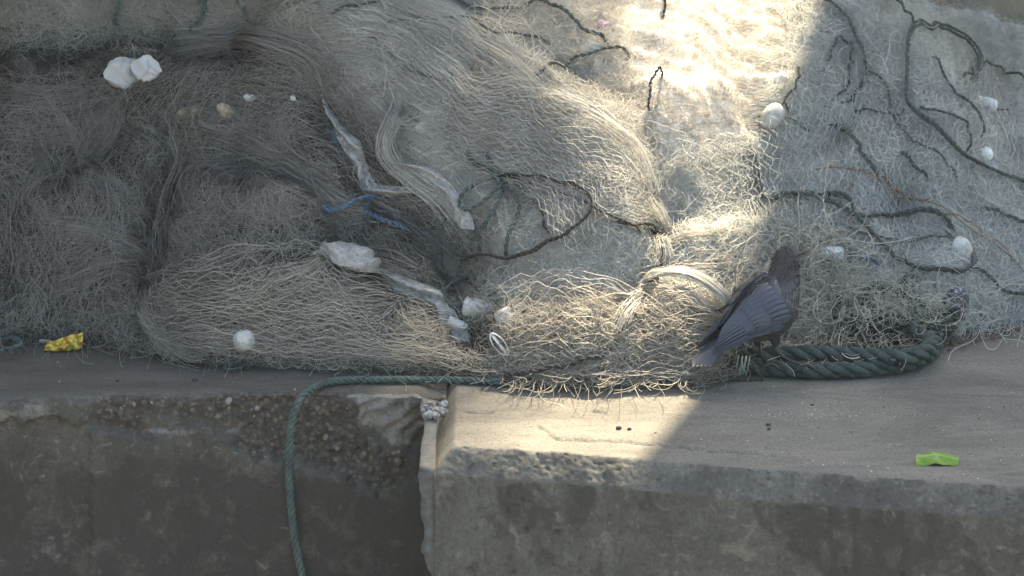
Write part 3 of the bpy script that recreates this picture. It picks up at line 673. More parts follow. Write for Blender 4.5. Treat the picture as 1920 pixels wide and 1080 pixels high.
def curls(key, poly, n, length=120, K=22, r=.0005, lift=(.002, .02), ang=None, spread=3.14, curl=.35, damp=.86, arch=.012):
    """single loose strands"""
    pts = np.array(poly); lo, hi = pts.min(0), pts.max(0); P = []
    while sum(map(len, P)) < n:
        c = lo+(hi-lo)*RNG.random((n*2, 2)); P.append(c[poly_mask(c[:, 0], c[:, 1], poly, 15) > RNG.random(len(c))])
    c = np.vstack(P)[:n]
    th = (RNG.uniform(-spread, spread, n)+(ang if ang is not None else 0)); om = RNG.standard_normal(n)*curl*.5
    X = np.empty((n, K, 2)); X[:, 0] = c; st = length/K*RNG.uniform(.55, 1.25, n)
    for k_ in range(1, K):
        om = om*damp+RNG.standard_normal(n)*curl*.42; th = th+om
        X[:, k_, 0] = X[:, k_-1, 0]+st*np.cos(th); X[:, k_, 1] = X[:, k_-1, 1]+st*np.sin(th)*.9
    X = X-(X.mean(1, keepdims=True)-c[:, None])
    Q = surf(X[..., 0], X[..., 1]); 
    D = Q @ CF; D = (D-D.mean(1, keepdims=True)); bad = np.abs(D).max(1) > .35
    Q = Q[~bad]; m = len(Q)
    for _ in range(2): Q[:, 1:-1] = (Q[:, :-2]+2*Q[:, 1:-1]+Q[:, 2:])/4
    nr = Nrm(Q[..., 0], Q[..., 1]).mean(1, keepdims=True)
    s = np.linspace(0, 1, K)[None]
    lf = RNG.uniform(*lift, (m, 1))+arch*np.abs(np.sin(s*RNG.uniform(1.5, 7, (m, 1))+RNG.uniform(0, 6, (m, 1))))*RNG.random((m, 1))
    Q = Q+nr*lf[..., None]
    Q[..., 2] = np.maximum(Q[..., 2], r+.0005)
    NETS[key]['mb'].tubes(Q, (.70 if key == 'front' else .85)*r*RNG.uniform(.7, 1.3, m), 3, RNG.random(m))
def hank(key, g, n, width=.02, lift=.03, r=.0006, wild=.25, taper=True, K=60, swing=0):
    """a bunch of twine gathered along one course"""
    q = catmull(g, K); P = smooth_grid(surf(q[:, 0], q[:, 1])[:, None].repeat(3, 1), 6)[:, 1]
    nr = Nrm(P[:, 0], P[:, 1]); k5 = np.ones(9)/9
    nr = np.stack([np.convolve(np.pad(nr[:, c], 4, 'edge'), k5, 'valid') for c in range(3)], 1); P = P+nr*lift
    T = np.gradient(P, axis=0); T /= np.linalg.norm(T, axis=1, keepdims=True)+1e-9; S = np.cross(T, nr)
    s = np.linspace(0, 1, K)[None]; SEED[0] += 1
    a = RNG.normal(0, .5, (n, 1)); b_ = RNG.normal(0, .35, (n, 1)); k_ = np.arange(n)[:, None]
    gather = 1+1.1*vnoise(s*4, 0, 0, SEED[0])*0+ (1.6*np.abs(s-.5)**1.5*2 if taper else 0)
    ra = a*gather+wild*2.2*vnoise(s*5+k_*.0, k_*3.3, 0, SEED[0]); rb = np.abs(b_*gather+wild*1.5*vnoise(s*5, k_*5.1, 3, SEED[0]))
    Q = P[None]+S[None]*(ra*width)[..., None]+nr[None]*(rb*width)[..., None]
    sh = RNG.uniform(-.12, .12, (n, 1)); a_s, b_s = RNG.uniform(0, .35, (n, 1)), RNG.uniform(.65, 1, (n, 1)); idx = np.clip((a_s+(b_s-a_s)*s)*(K-1), 0, K-1.001); i = idx.astype(int); f = (idx-i)[..., None]
    Q = np.take_along_axis(Q, i[..., None].repeat(3, 2), 1)*(1-f)+np.take_along_axis(Q, (i+1)[..., None].repeat(3, 2), 1)*f
    Q[..., 2] = np.maximum(Q[..., 2], .001)
    NETS[key]['mb'].tubes(Q, .82*r*RNG.uniform(.7, 1.2, n), 3, RNG.random(n)*.7+.3)

# ------------------------------------------------------------------ laying the nets
FULL = [(-150, -80), (2050, -80), (2050, 600), (1760, 640), (1340, 680), (1300, 720), (920, 725), (500, 690), (130, 640), (-150, 640)]
# cream swath
cg = [[(540, 150), (660, 200), (750, 265), (830, 330), (900, 400), (960, 470)],
      [(590, 80), (740, 140), (860, 210), (950, 280), (1020, 370), (1080, 460)],
      [(660, 10), (820, 85), (940, 150), (1040, 230), (1110, 320), (1150, 430)],
      [(740, -30), (880, 45), (1010, 120), (1120, 195), (1180, 290), (1195, 400)]]
sheet('cream', cg, 150, 17, 4, (.004, .03), .014, .00042)
sheet('cream', cg, 70, 12, 2, (.02, .04), .014, .0006)
sheet('cream', [[(860, 250), (960, 215), (1060, 205), (1150, 235)], [(890, 320), (1000, 280), (1100, 285), (1180, 310)], [(930, 390), (1020, 350), (1110, 350), (1192, 380)], [(970, 470), (1070, 425), (1150, 420), (1235, 450)]], 44, 11, 2, (.02, .045), .010, .0008)
sheet('cream', [[(440, -60), (760, -40), (960, -20), (1150, -30)], [(480, 40), (780, 30), (960, 60), (1130, 90)], [(800, 110), (900, 110), (1020, 150), (1140, 180)]], 80, 18, 3, (.003, .02), .012, .00045, ragged=.4)
sheet('cream', [[(880, 420), (980, 400), (1100, 400), (1200, 430)], [(880, 500), (990, 480), (1110, 490), (1240, 500)], [(930, 590), (1010, 560), (1110, 570), (1210, 600)]], 60, 14, 3, (.003, .02), .010, .0005)
# brown heap
sheet('brown', [[(360, 105), (270, 150), (200, 210), (140, 290), (90, 380), (60, 480)], [(430, 95), (350, 170), (290, 240), (240, 330), (210, 430), (190, 540)],
                [(510, 105), (460, 190), (400, 270), (360, 360), (330, 460), (310, 570)], [(600, 130), (580, 210), (545, 290), (520, 380), (510, 470), (500, 580)]], 36, 13, 4, (.006, .05), .018, .0007, loose=.9)
sheet('brown', [[(330, 95), (430, 80), (530, 90), (620, 125), (700, 185), (770, 270)], [(320, 140), (430, 130), (520, 150), (600, 190), (670, 250), (720, 330)],
                [(310, 200), (420, 190), (500, 215), (570, 260), (630, 320), (680, 400)], [(320, 270), (420, 270), (500, 300), (560, 350), (610, 410), (640, 470)]], 30, 13, 4, (.006, .045), .016, .0007, loose=.9)
sheet('brown', [[(-60, 330), (0, 430), (10, 530), (-10, 640)], [(100, 300), (110, 400), (120, 520), (100, 650)], [(210, 330), (235, 430), (240, 540), (240, 660)], [(330, 400), (330, 480), (345, 570), (370, 680)]], 24, 11, 5, (.006, .05), .02, .0007, loose=.9)
sheet('brown', [[(-60, 150), (60, 165), (160, 160), (260, 130), (340, 110)], [(-60, 210), (50, 220), (150, 215), (230, 200)], [(-60, 300), (30, 290), (110, 285), (190, 270)]], 40, 13, 3, (.004, .03), .015, .0006, loose=.5)
sheet('brown', [[(680, 330), (740, 390), (820, 430), (900, 500)], [(600, 380), (680, 430), (770, 480), (850, 545)], [(550, 440), (640, 490), (730, 540), (810, 600)], [(480, 480), (590, 540), (680, 580), (770, 640)]], 26, 12, 4, (.004, .04), .014, .0008, loose=.8)
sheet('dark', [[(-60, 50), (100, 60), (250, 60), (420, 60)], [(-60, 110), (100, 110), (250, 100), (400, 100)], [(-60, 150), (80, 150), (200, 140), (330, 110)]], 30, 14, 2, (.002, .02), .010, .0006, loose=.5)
# pale net at the back
sheet('back', [[(-80, -60), (40, -20), (120, 40), (200, 90)], [(60, -70), (160, -30), (250, 20), (330, 80)], [(250, -80), (330, -40), (420, 10), (480, 70)], [(420, -80), (500, -30), (590, 40), (650, 90)]], 90, 12, 4, (.003, .025), .014, .0005)
# front tangle
sheet('front', [[(290, 560), (420, 540), (560, 520), (700, 560), (820, 600), (920, 640)], [(290, 600), (430, 590), (570, 590), (700, 610), (820, 650), (930, 680)],
                [(300, 630), (450, 632), (580, 640), (720, 655), (840, 674), (950, 690)], [(330, 662), (480, 678), (600, 686), (740, 694), (860, 702), (960, 718)]], 13, 22, 5, (.004, .05), .018, .0009, loose=.9, ragged=.3)
sheet('front', [[(420, 480), (470, 560), (520, 640), (560, 700)], [(520, 480), (590, 560), (640, 640), (680, 705)], [(620, 520), (700, 590), (760, 660), (800, 715)], [(700, 560), (790, 620), (860, 680), (920, 725)]], 20, 10, 2, (.006, .04), .018, .0009, loose=.9, ragged=.4)
sheet('front', [[(950, 590), (1010, 560), (1100, 570), (1200, 590), (1290, 565), (1340, 600)], [(940, 630), (1030, 600), (1120, 610), (1220, 625), (1300, 605), (1350, 640)],
                [(930, 680), (1030, 660), (1130, 660), (1230, 665), (1310, 650), (1350, 680)], [(940, 726), (1040, 722), (1150, 722), (1240, 722), (1310, 712), (1350, 705)]], 11, 15, 5, (.004, .055), .02, .0010, loose=1.0)
sheet('front', [[(1180, 510), (1240, 470), (1310, 445), (1385, 432)], [(1200, 560), (1260, 525), (1330, 495), (1390, 480)], [(1220, 600), (1290, 570), (1340, 550), (1390, 530)]], 18, 9, 2, (.006, .035), .012, .0007, loose=.8)
# golden net
sheet('golden', [[(1120, -60), (1250, -70), (1400, -60), (1560, -70)], [(1130, 60), (1250, 60), (1400, 50), (1540, 60)], [(1150, 180), (1260, 170), (1400, 170), (1520, 180)], [(1170, 290), (1280, 290), (1400, 285), (1500, 290)], [(1190, 400), (1290, 400), (1400, 400), (1480, 400)]], 150, 17, 1, (.003, .012), .006, .0005, loose=.5)
# green net
sheet('green', [[(1480, -60), (1470, 100), (1440, 250), (1400, 420), (1380, 560)], [(1600, -60), (1590, 100), (1570, 250), (1540, 420), (1540, 540)], [(1740, -60), (1740, 100), (1720, 250), (1700, 400), (1700, 540)], [(1860, -20), (1880, 120), (1880, 260), (1880, 400), (1860, 560)], [(2000, 60), (2020, 160), (2030, 300), (2030, 400), (2030, 520)]], 120, 26, 3, (.003, .02), .014, .00042, loose=.9)
sheet('green', [[(1380, 40), (1550, 60), (1720, 40), (1900, 90), (2040, 150)], [(1380, 200), (1550, 220), (1720, 200), (1900, 230), (2040, 260)], [(1250, 380), (1450, 360), (1650, 360), (1850, 380), (2040, 400)], [(1200, 500), (1400, 470), (1600, 490), (1800, 520), (2040, 500)]], 110, 34, 2, (.003, .02), .012, .00042, loose=.9)
# loose strands
# open veils bridging over the folds
sheet('brown', [[(300, 200), (270, 280), (262, 360), (275, 440), (310, 500)], [(360, 190), (320, 270), (310, 350), (330, 420), (380, 470)], [(430, 200), (400, 280), (400, 350), (440, 400), (520, 430)], [(520, 220), (500, 290), (540, 350), (610, 390), (700, 420)]], 90, 8, 3, (.008, .03), .014, .0006, loose=.5)
sheet('front', [[(300, 540), (420, 500), (560, 490), (700, 540), (830, 600)], [(290, 600), (430, 570), (570, 570), (710, 610), (860, 650)], [(310, 660), (450, 668), (600, 676), (740, 688), (900, 708)]], 16, 18, 2, (.05, .075), .014, .0010, loose=.6, smooth=12, bunch=.04)
sheet('cream', [[(880, 170), (980, 170), (1080, 200), (1150, 250), (1185, 310), (1195, 390)], [(860, 230), (950, 240), (1040, 270), (1100, 320), (1130, 370), (1140, 430)], [(830, 290), (910, 310), (990, 340), (1040, 390), (1070, 430), (1080, 480)]], 22, 20, 2, (.045, .06), .01, .0007, loose=.4, smooth=12, bunch=.03)
V_ = dict(open_=.9, smooth=10, bunch=.012, loose=.22)
sheet('brown', [[(-60, 190), (-40, 320), (-30, 470), (-20, 640)], [(120, 180), (90, 320), (90, 480), (110, 650)], [(290, 130), (240, 300), (230, 480), (250, 660)], [(430, 110), (400, 290), (390, 480), (400, 680)]], 26, 15, 2, lift=(.03, .05), fold=.014, r=.0009, **V_)
sheet('brown', [[(340, 90), (470, 75), (600, 110), (720, 190), (800, 290)], [(350, 190), (470, 180), (590, 220), (700, 300), (790, 390)], [(360, 300), (470, 300), (590, 340), (700, 420), (800, 500)], [(380, 420), (500, 420), (620, 460), (730, 520), (850, 590)]], 22, 17, 2, lift=(.03, .05), fold=.014, r=.0009, **V_)
sheet('front', [[(320, 520), (440, 490), (580, 500), (720, 560), (850, 620)], [(310, 600), (450, 580), (590, 590), (730, 640), (880, 680)], [(330, 660), (470, 674), (610, 684), (760, 694), (930, 712)]], 11, 17, 2, lift=(.05, .07), fold=.014, r=.0012, ragged=.3, **V_)
sheet('front', [[(960, 560), (1060, 530), (1180, 560), (1290, 550), (1350, 590)], [(940, 640), (1050, 620), (1170, 630), (1280, 620), (1350, 650)], [(950, 724), (1050, 722), (1160, 722), (1260, 718), (1350, 700)]], 10, 13, 2, lift=(.045, .06), fold=.014, r=.0013, **V_)
sheet('cream', [[(840, 150), (960, 150), (1070, 190), (1150, 250), (1190, 340)], [(820, 240), (930, 240), (1040, 280), (1110, 340), (1150, 420)], [(800, 320), (900, 340), (990, 380), (1050, 430), (1090, 500)]], 20, 17, 2, lift=(.045, .06), fold=.01, r=.0010, **V_)
sheet('green', [[(1240, 250), (1300, 330), (1320, 430), (1330, 540)], [(1400, 230), (1430, 330), (1450, 430), (1460, 560)], [(1560, 120), (1580, 250), (1590, 400), (1590, 540)], [(1740, 60), (1740, 220), (1740, 380), (1740, 540)], [(1900, 130), (1900, 260), (1900, 400), (1900, 560)]], 46, 18, 2, lift=(.015, .035), fold=.016, r=.0009, **V_)
# gathered bunches and wisps
for g, n_, w_, l_, k_, r_ in (([(296, 130), (350, 96), (430, 82), (510, 86), (570, 112), (610, 160)], 150, .030, .04, 'brown', .0007), ([(720, 160), (748, 225), (742, 290), (790, 345), (860, 400), (905, 445)], 90, .022, .04, 'cream', .0006),
        ([(640, 180), (700, 215), (760, 270), (800, 340), (850, 400)], 110, .022, .03, 'brown', .0006), ([(330, 340), (338, 400), (352, 450), (376, 480)], 90, .014, .03, 'brown', .0006), ([(420, 250), (520, 290), (600, 350), (650, 400), (720, 430)], 130, .024, .03, 'brown', .0006),
        ([(230, 190), (205, 260), (160, 330), (100, 384)], 110, .022, .035, 'brown', .0007), ([(300, 540), (296, 600), (330, 650), (400, 690)], 100, .020, .04, 'front', .0008), ([(560, 200), (540, 240), (560, 300), (640, 350)], 90, .02, .03, 'brown', .0006),
        ([(1150, 640), (1180, 592), (1226, 562), (1280, 553), (1316, 572), (1330, 606), (1326, 650)], 130, .014, .07, 'cream', .0009), ([(1170, 600), (1210, 575), (1262, 566), (1300, 585), (1314, 625)], 70, .010, .05, 'front', .0008),
        ([(980, 180), (1030, 192), (1080, 206), (1140, 258), (1175, 315), (1190, 392)], 26, .016, .055, 'cream', .0008), ([(1190, 385), (1232, 440), (1246, 490), (1236, 530)], 60, .016, .04, 'cream', .0007),
        ([(60, 420), (130, 440), (220, 470), (280, 520)], 90, .03, .03, 'brown', .0006), ([(40, 620), (90, 560), (180, 520), (270, 500)], 80, .03, .03, 'brown', .0006), ([(480, 560), (600, 520), (700, 500), (800, 540)], 90, .03, .03, 'front', .0007),
        ([(820, 420), (850, 480), (880, 540), (930, 600)], 100, .022, .03, 'brown', .0006), ([(620, 60), (760, 90), (860, 160), (950, 230)], 120, .04, .03, 'cream', .0005), ([(680, 0), (840, 60), (980, 150), (1080, 240)], 120, .04, .03, 'cream', .0005),
        ([(1500, 520), (1540, 560), (1550, 620), (1500, 650)], 60, .02, .05, 'coarse', .0009), ([(1560, 520), (1620, 560), (1700, 600), (1750, 640)], 50, .02, .06, 'coarse', .0008), ([(1690, 610), (1730, 590), (1765, 615), (1770, 645)], 90, .02, .04, 'coarse', .0007),
        ([(1240, 480), (1300, 450), (1350, 438), (1385, 434)], 22, .016, .03, 'front', .0008), ([(1250, 530), (1310, 505), (1370, 490)], 22, .016, .03, 'front', .0008)):
    hank(k_, g, n_, w_, l_, r_)
for k_ in range(46):
    a_, b_ = RNG.uniform(0, 880), RNG.uniform(180, 650); an = .9+RNG.normal(0, .8); g = []
    for j_ in range(5):
        g.append((a_, min(b_, 690))); an += RNG.normal(0, .35); a_ += 42*math.cos(an); b_ += 42*math.sin(an)
    hank('front' if b_ > 620 else 'brown', g, 34, RNG.uniform(.006, .022), RNG.uniform(.01, .04), .0006, .35)
for k_ in range(60):
    a_, b_ = RNG.uniform(1240, 1900), RNG.uniform(0, 560)
    if 1180 < a_ < 1480 and b_ < 260: continue
    an = RNG.uniform(0, 6.28); g = []
    for j_ in range(5):
        g.append((a_, min(b_, 600))); an += RNG.normal(0, .6); a_ += 34*math.cos(an); b_ += 30*math.sin(an)
    hank('green', g, 30, RNG.uniform(.01, .03), RNG.uniform(.004, .02), .00045, .5)
sheet('brown', [[(-60, 170), (-40, 330), (-30, 500), (-40, 640)], [(150, 170), (140, 330), (130, 500), (120, 640)], [(330, 150), (310, 330), (300, 500), (330, 650)], [(560, 160), (500, 330), (470, 500), (500, 640)], [(760, 300), (720, 400), (720, 500), (740, 600)]], 150, 34, 2, (.002, .012), .008, .00045, loose=.8)
RIGHT = [(1200, 420), (1480, 380), (1500, -60), (1760, -60), (2040, 130), (2040, 590), (1780, 620), (1400, 560), (1220, 600)]
curls('green', RIGHT, 11000, 95, 18, .00058, (.001, .03), curl=.55, arch=.02)
curls('green', [(1240, 300), (1480, 250), (1500, 440), (1230, 440)], 1500, 90, 18, .00045, (.001, .018), curl=.55)
curls('golden', [(1120, -60), (1540, -60), (1480, 420), (1180, 430)], 3200, 46, 12, .0005, (.001, .005), 0, .8, .5, arch=.004)
curls('cream', [(960, 380), (1240, 400), (1260, 560), (1180, 610), (960, 600)], 1600, 120, 20, .0006, (.003, .03), .3, 1.6, .4)
curls('green', RIGHT, 2600, 170, 28, .00095, (.004, .03), curl=.4, arch=.02)
curls('coarse', [(1360, 560), (1440, 450), (1560, 440), (1600, 520), (1610, 640), (1380, 640)], 330, 260, 36, .0012, (.01, .07), curl=.34, arch=.03)
curls('coarse', [(1380, 640), (1740, 640), (1700, 690), (1380, 690)], 90, 130, 24, .0007, (.035, .052), curl=.34, arch=.01)
curls('green', [(940, 380), (1240, 400), (1300, 560), (1180, 610), (940, 600)], 700, 170, 26, .0009, (.004, .03), curl=.4, arch=.02)
curls('cream', [(560, -60), (1150, -60), (1220, 450), (1180, 600), (900, 560), (760, 300), (600, 150)], 9000, 110, 18, .0005, (.002, .035), .6, 1.5, .36)
curls('brown', [(200, 480), (420, 500), (430, 660), (220, 650)], 900, 130, 20, .0007, (.01, .06), 1.0, 3.1, .36)
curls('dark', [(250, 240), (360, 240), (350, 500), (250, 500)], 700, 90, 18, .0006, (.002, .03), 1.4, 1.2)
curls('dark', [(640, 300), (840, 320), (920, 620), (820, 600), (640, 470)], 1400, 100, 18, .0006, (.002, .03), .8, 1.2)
curls('cream', [(640, 0), (900, 20), (1100, 200), (1180, 380), (980, 420), (760, 200)], 700, 190, 30, .0009, (.01, .05), .6, .8, .3)
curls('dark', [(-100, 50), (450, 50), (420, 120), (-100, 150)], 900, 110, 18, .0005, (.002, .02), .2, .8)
curls('brown', [(-100, 150), (620, 110), (900, 500), (860, 600), (560, 660), (130, 640), (-100, 640)], 4600, 150, 20, .0006, (.004, .055), 1.4, 3.1, .36)
curls('back', [(-100, -80), (620, -80), (640, 80), (-100, 90)], 4200, 100, 16, .0007, (.002, .03), .9, 1.2, .34)
# 
curls('front', [(280, 540), (900, 560), (960, 600), (1360, 560), (1350, 715), (940, 720), (880, 694), (560, 680), (280, 650)], 1500, 130, 24, .0009, (.003, .05), 0, 1.2, .45)
curls('front', [(960, 600), (1330, 570), (1350, 700), (960, 720)], 500, 190, 30, .0010, (.01, .06), 0, 1.2, .36)
curls('front', [(980, 580), (1340, 580), (1350, 715), (960, 725)], 420, 130, 26, .0011, (.02, .065), 0, 1.0, .45)
curls('coarse', [(1380, 560), (1480, 470), (1540, 480), (1580, 540), (1600, 650), (1380, 650)], 600, 150, 26, .0009, (.01, .09), curl=.42)
curls('coarse', [(1560, 540), (1760, 560), (1760, 650), (1560, 650)], 130, 200, 30, .0008, (.08, .13), curl=.36, arch=.02)
for kx, N_ in NETS.items():
    if N_['mb'].n: N_['mb'].build('loose_strands', N_['thread'], N_['obj'])['kind'] = 'stuff'
    print(kx, N_['mb'].n)

# ------------------------------------------------------------------ ropes
ROPES = {
 'dark': mat_rope('rope_dark_green', (.040, .052, .048), (.125, .15, .138)),
 'green': mat_rope('rope_green', (.045, .075, .066), (.14, .19, .17)),
 'coil': mat_rope('rope_coil_green', (.022, .036, .032), (.095, .13, .115)),
 'blue': mat_rope('rope_blue', (.045, .095, .15), (.13, .22, .30)),
 'black': mat_rope('rope_black', (.022, .024, .024), (.075, .077, .073)),
}
def laid(mb, path, R, pitch, strands=3, sides=7, wob=.0):
    """rope of twisted strands along a 3-D path"""
    L = np.linalg.norm(np.diff(path, axis=0), axis=1).sum()
    n = int(max(12, min(1400, L/pitch*9))); P = catmull(path, n)
    T = np.gradient(P, axis=0); T /= np.linalg.norm(T, axis=1, keepdims=True)+1e-12
    A = np.zeros_like(P); a = np.cross(T[0], (.3, .2, .93)); a /= np.linalg.norm(a)
    for i in range(n):
        a = a-T[i]*(a @ T[i]); a /= np.linalg.norm(a); A[i] = a
    B = np.cross(T, A); s = np.linspace(0, L, n); th = s/pitch*2*math.pi
    ro = R*(.54 if strands == 3 else .5); rs = R*(.50 if strands == 3 else .54)
    wv = 1+wob*fbm(s*60, 0, 0, 5)
    for k_ in range(strands):
        t_ = th+k_*2*math.pi/strands
        Q = P+(A*np.cos(t_)[:, None]+B*np.sin(t_)[:, None])*(ro*wv)[:, None]
        mb.tubes(Q, rs*wv, sides, RNG.random(), caps=True)
    return P, A, B, s
def fuzz(mb, P, R, n, ln=.012):
    i = RNG.integers(1, len(P)-1, n); d = RNG.standard_normal((n, 3)); d /= np.linalg.norm(d, axis=1, keepdims=True)
    t = np.linspace(0, 1, 6)[None, :, None]; d2 = RNG.standard_normal((n, 1, 3))*.5
    Q = P[i][:, None]+d[:, None]*(R*.8+ln*t*RNG.uniform(.3, 1, (n, 1, 1)))+d2*ln*t*t
    mb.tubes(Q, .00025, 3)
def lay(pts, lift=.012, n=80):
    q = catmull(pts, n); P = surf(q[:, 0], q[:, 1])
    for _ in range(16): P[1:-1] = (P[:-2]+2*P[1:-1]+P[2:])/4
    P[:, 2] = np.maximum(P[:, 2], H(P[:, 0], P[:, 1])+.001)
    for _ in range(3): P[1:-1] = (P[:-2]+2*P[1:-1]+P[2:])/4
    e_ = np.linspace(0, 1, n); e_ = np.clip(np.minimum(e_, 1-e_)/.10, 0, 1)
    P = P+Nrm(P[:, 0], P[:, 1])*(-.012+(lift+.012)*e_**.6)[:, None]; P[:, 2] = np.maximum(P[:, 2], .006); return P
def net_rope(label, pts, mat='dark', R=.0042, lift=.026, strands=2, group='thin ropes tangled in the nets', twin=False, name='rope'):
    R *= 1.15; lift += .014
    mb = MB(); P = lay(pts, lift)
    n = len(P); s = np.linspace(0, 1, n)
    P = P+Nrm(P[:, 0], P[:, 1])*(.007*vnoise(s*8, 0, 0, len(label)))[:, None]+np.cross(CF, (0, 0, 1.))*(.004*vnoise(s*17, 3, 0, len(label)))[:, None]
    Q, A, B, _ = laid(mb, P, R, R*7.5, strands)
    if twin:
        off = A*(R*2.0)+B*(R*.6)*np.sin(np.linspace(0, 14, len(Q)))[:, None]
        laid(mb, (Q+off)[::6], R*.8, R*7, 2)
    fuzz(mb, Q, R, 60, .008)
    tag(mb.build(name, ROPES[mat]), label, 'rope', group)
net_rope('dark doubled rope making the big open loop at the upper right, tail running off frame', [(1790, 182), (1812, 160), (1826, 130), (1812, 102), (1782, 79), (1748, 68), (1717, 68), (1694, 85), (1687, 123), (1692, 167), (1703, 203), (1730, 240), (1763, 283), (1800, 317), (1847, 337), (1913, 357), (1990, 372)], R=.0045, twin=True)
net_rope('dark rope arc like a bracket at the right edge of the sunlit strip', [(1505, 0), (1540, 18), (1572, 38), (1600, 72), (1624, 105), (1632, 140), (1622, 172), (1600, 193), (1570, 203), (1548, 192)], R=.0042)
net_rope('thin dark rope lying inside the bracket shaped arc', [(1600, 92), (1606, 110), (1598, 135), (1584, 160), (1568, 182), (1553, 196)], R=.0034)
net_rope('short frayed dark rope left of the bracket shaped arc', [(1598, 92), (1576, 98), (1560, 84), (1550, 110), (1544, 138)], R=.0034)
net_rope('thin rope coming down from the top to the big open loop', [(1640, -20), (1663, 13), (1682, 38), (1704, 62)], R=.0034)
net_rope('thick dark rope piece bending down above the orange twig', [(1538, 243), (1575, 252), (1598, 272), (1618, 303), (1636, 330), (1646, 352)], R=.0050)
net_rope('long doubled dark rope running right from above the crow to the pale float', [(1404, 285), (1410, 345), (1424, 380), (1480, 388), (1532, 395), (1582, 411), (1622, 428), (1680, 434), (1716, 426), (1744, 419), (1772, 440), (1792, 458)], R=.0050, twin=True)
net_rope('dark rope sagging from the long doubled rope down to the speckled stone', [(1470, 378), (1540, 384), (1590, 412), (1640, 462), (1668, 498), (1720, 517), (1768, 522), (1806, 518), (1812, 500), (1800, 478)], R=.0048, twin=True)
net_rope('dark green rope trailing right of the speckled stone', [(1800, 505), (1836, 528), (1862, 552), (1900, 560), (1960, 556)], R=.0044)
net_rope('thin green rope hanging below the crossing of the big open loop', [(1735, 110), (1752, 150), (1776, 185), (1802, 212), (1822, 245), (1830, 280)], R=.0036)
net_rope('short curved dark rope between the two right white floats', [(1722, 215), (1760, 232), (1788, 245), (1798, 270), (1800, 300)], R=.0034)
net_rope('dark rope at the right frame edge above the orange twig', [(1815, 395), (1858, 408), (1900, 430), (1970, 462)], R=.0044)
net_rope('thin green rope curving to the right frame edge beside the upper white float', [(1788, 165), (1812, 142), (1850, 138), (1884, 158), (1960, 190)], R=.0036)
net_rope('short dark rope stub below the big open loop', [(1694, 290), (1714, 316), (1736, 344)], R=.0040)
net_rope('thin grey rope wavering left of the big open loop', [(1590, 238), (1620, 230), (1662, 230), (1690, 238), (1700, 222), (1690, 212)], R=.0028)
net_rope('faded blue rope behind the white float beside the crow', [(1494, 470), (1530, 462), (1580, 476), (1622, 494), (1655, 506)], 'blue', R=.0038)
net_rope('black rope swinging in a wide half ring over the middle of the heap', [(872, 470), (900, 498), (960, 503), (1012, 492), (1060, 466), (1100, 432), (1130, 402), (1122, 382), (1088, 365), (1048, 352), (1000, 345), (952, 345), (910, 352)], 'black', R=.0036, lift=.046, twin=True)
net_rope('green rope knotted in a small ring left of the wide half ring', [(910, 352), (893, 376), (898, 398), (920, 406), (940, 398), (948, 370), (948, 340), (936, 310), (926, 284)], 'green', R=.0048, lift=.050)
net_rope('green rope dropping through the small ring to the half ring', [(876, 285), (905, 316), (938, 345), (962, 378), (976, 416), (978, 455), (966, 486), (952, 502)], 'dark', R=.0048, lift=.046)
net_rope('short green rope tail under the small ring', [(948, 345), (950, 385), (942, 420), (925, 444), (898, 456)], 'green', R=.0045, lift=.03)
net_rope('thin dark cord hooked to the right of the small ring', [(975, 355), (1002, 372), (1022, 395), (1032, 418), (1028, 438), (1046, 450)], 'black', R=.0026, lift=.03)
net_rope('black doubled rope dropping behind the sunlit tangle', [(1150, 420), (1195, 440), (1236, 466), (1243, 492), (1226, 520), (1198, 548), (1176, 578), (1168, 604)], 'black', R=.0042, lift=.022, twin=True)
net_rope('frayed black rope lying on the quay under the sunlit tangle', [(948, 726), (985, 716), (1040, 702), (1090, 690), (1134, 678)], 'black', R=.0050, lift=.055)
net_rope('dark rope running along the top middle of the heap', [(610, 30), (660, 34), (700, 22), (780, 10), (850, 20), (930, 40), (985, 22)], R=.0042)
net_rope('dark rope coming down to the pink scrap', [(985, 22), (1012, 22), (1048, 38), (1078, 58), (1098, 78), (1142, 86)], R=.0050)
net_rope('dark rope rising from the pale float toward the white scrap', [(1000, 160), (1040, 143), (1086, 120), (1138, 108), (1180, 113)], R=.0044)
net_rope('dark cord along the cream fold ending in a hook', [(668, 78), (712, 92), (742, 116), (780, 140), (820, 156), (852, 164), (858, 150), (842, 134)], R=.0034)
net_rope('thin dark cord hanging into the sunlit strip from the top', [(1250, -20), (1244, 10), (1242, 38)], 'black', R=.0034)
net_rope('thin broken cord lower in the sunlit strip', [(1240, 145), (1224, 166), (1220, 188), (1217, 208)], 'black', R=.0030)
net_rope('green cord hanging at the top left beside the white bag', [(236, -20), (234, 20), (226, 52)], 'green', R=.0040)
net_rope('green cord looping at the top, left of the cream fold', [(388, -20), (394, 20), (378, 48), (362, 62)], 'green', R=.0044)
net_rope('green cord crossing behind the looping cord at the top', [(440, -20), (462, 14), (476, 30), (488, 44)], 'green', R=.0036)
net_rope('grey green cord slanting down the left heap', [(232, 236), (214, 276), (178, 304), (140, 326), (112, 352)], 'green', R=.0044, lift=.02)
net_rope('blue rope crossing the dark middle of the left heap', [(590, 412), (640, 404), (690, 409), (740, 422), (800, 446)], 'blue', R=.0052, lift=.055)
net_rope('dark green rope under the blue rope in the left heap', [(520, 492), (580, 478), (640, 470), (700, 480), (730, 470)], 'green', R=.0050, lift=.022)
net_rope('green rope entering the frame low on the left, on the quay', [(-60, 676), (0, 676), (26, 674), (44, 662), (30, 652), (0, 644), (-40, 640)], 'green', R=.0058, lift=.008, strands=3)
net_rope('black cord curling beside the tail of the crow', [(1292, 602), (1312, 592), (1340, 590), (1362, 600)], 'black', R=.0036, lift=.035)

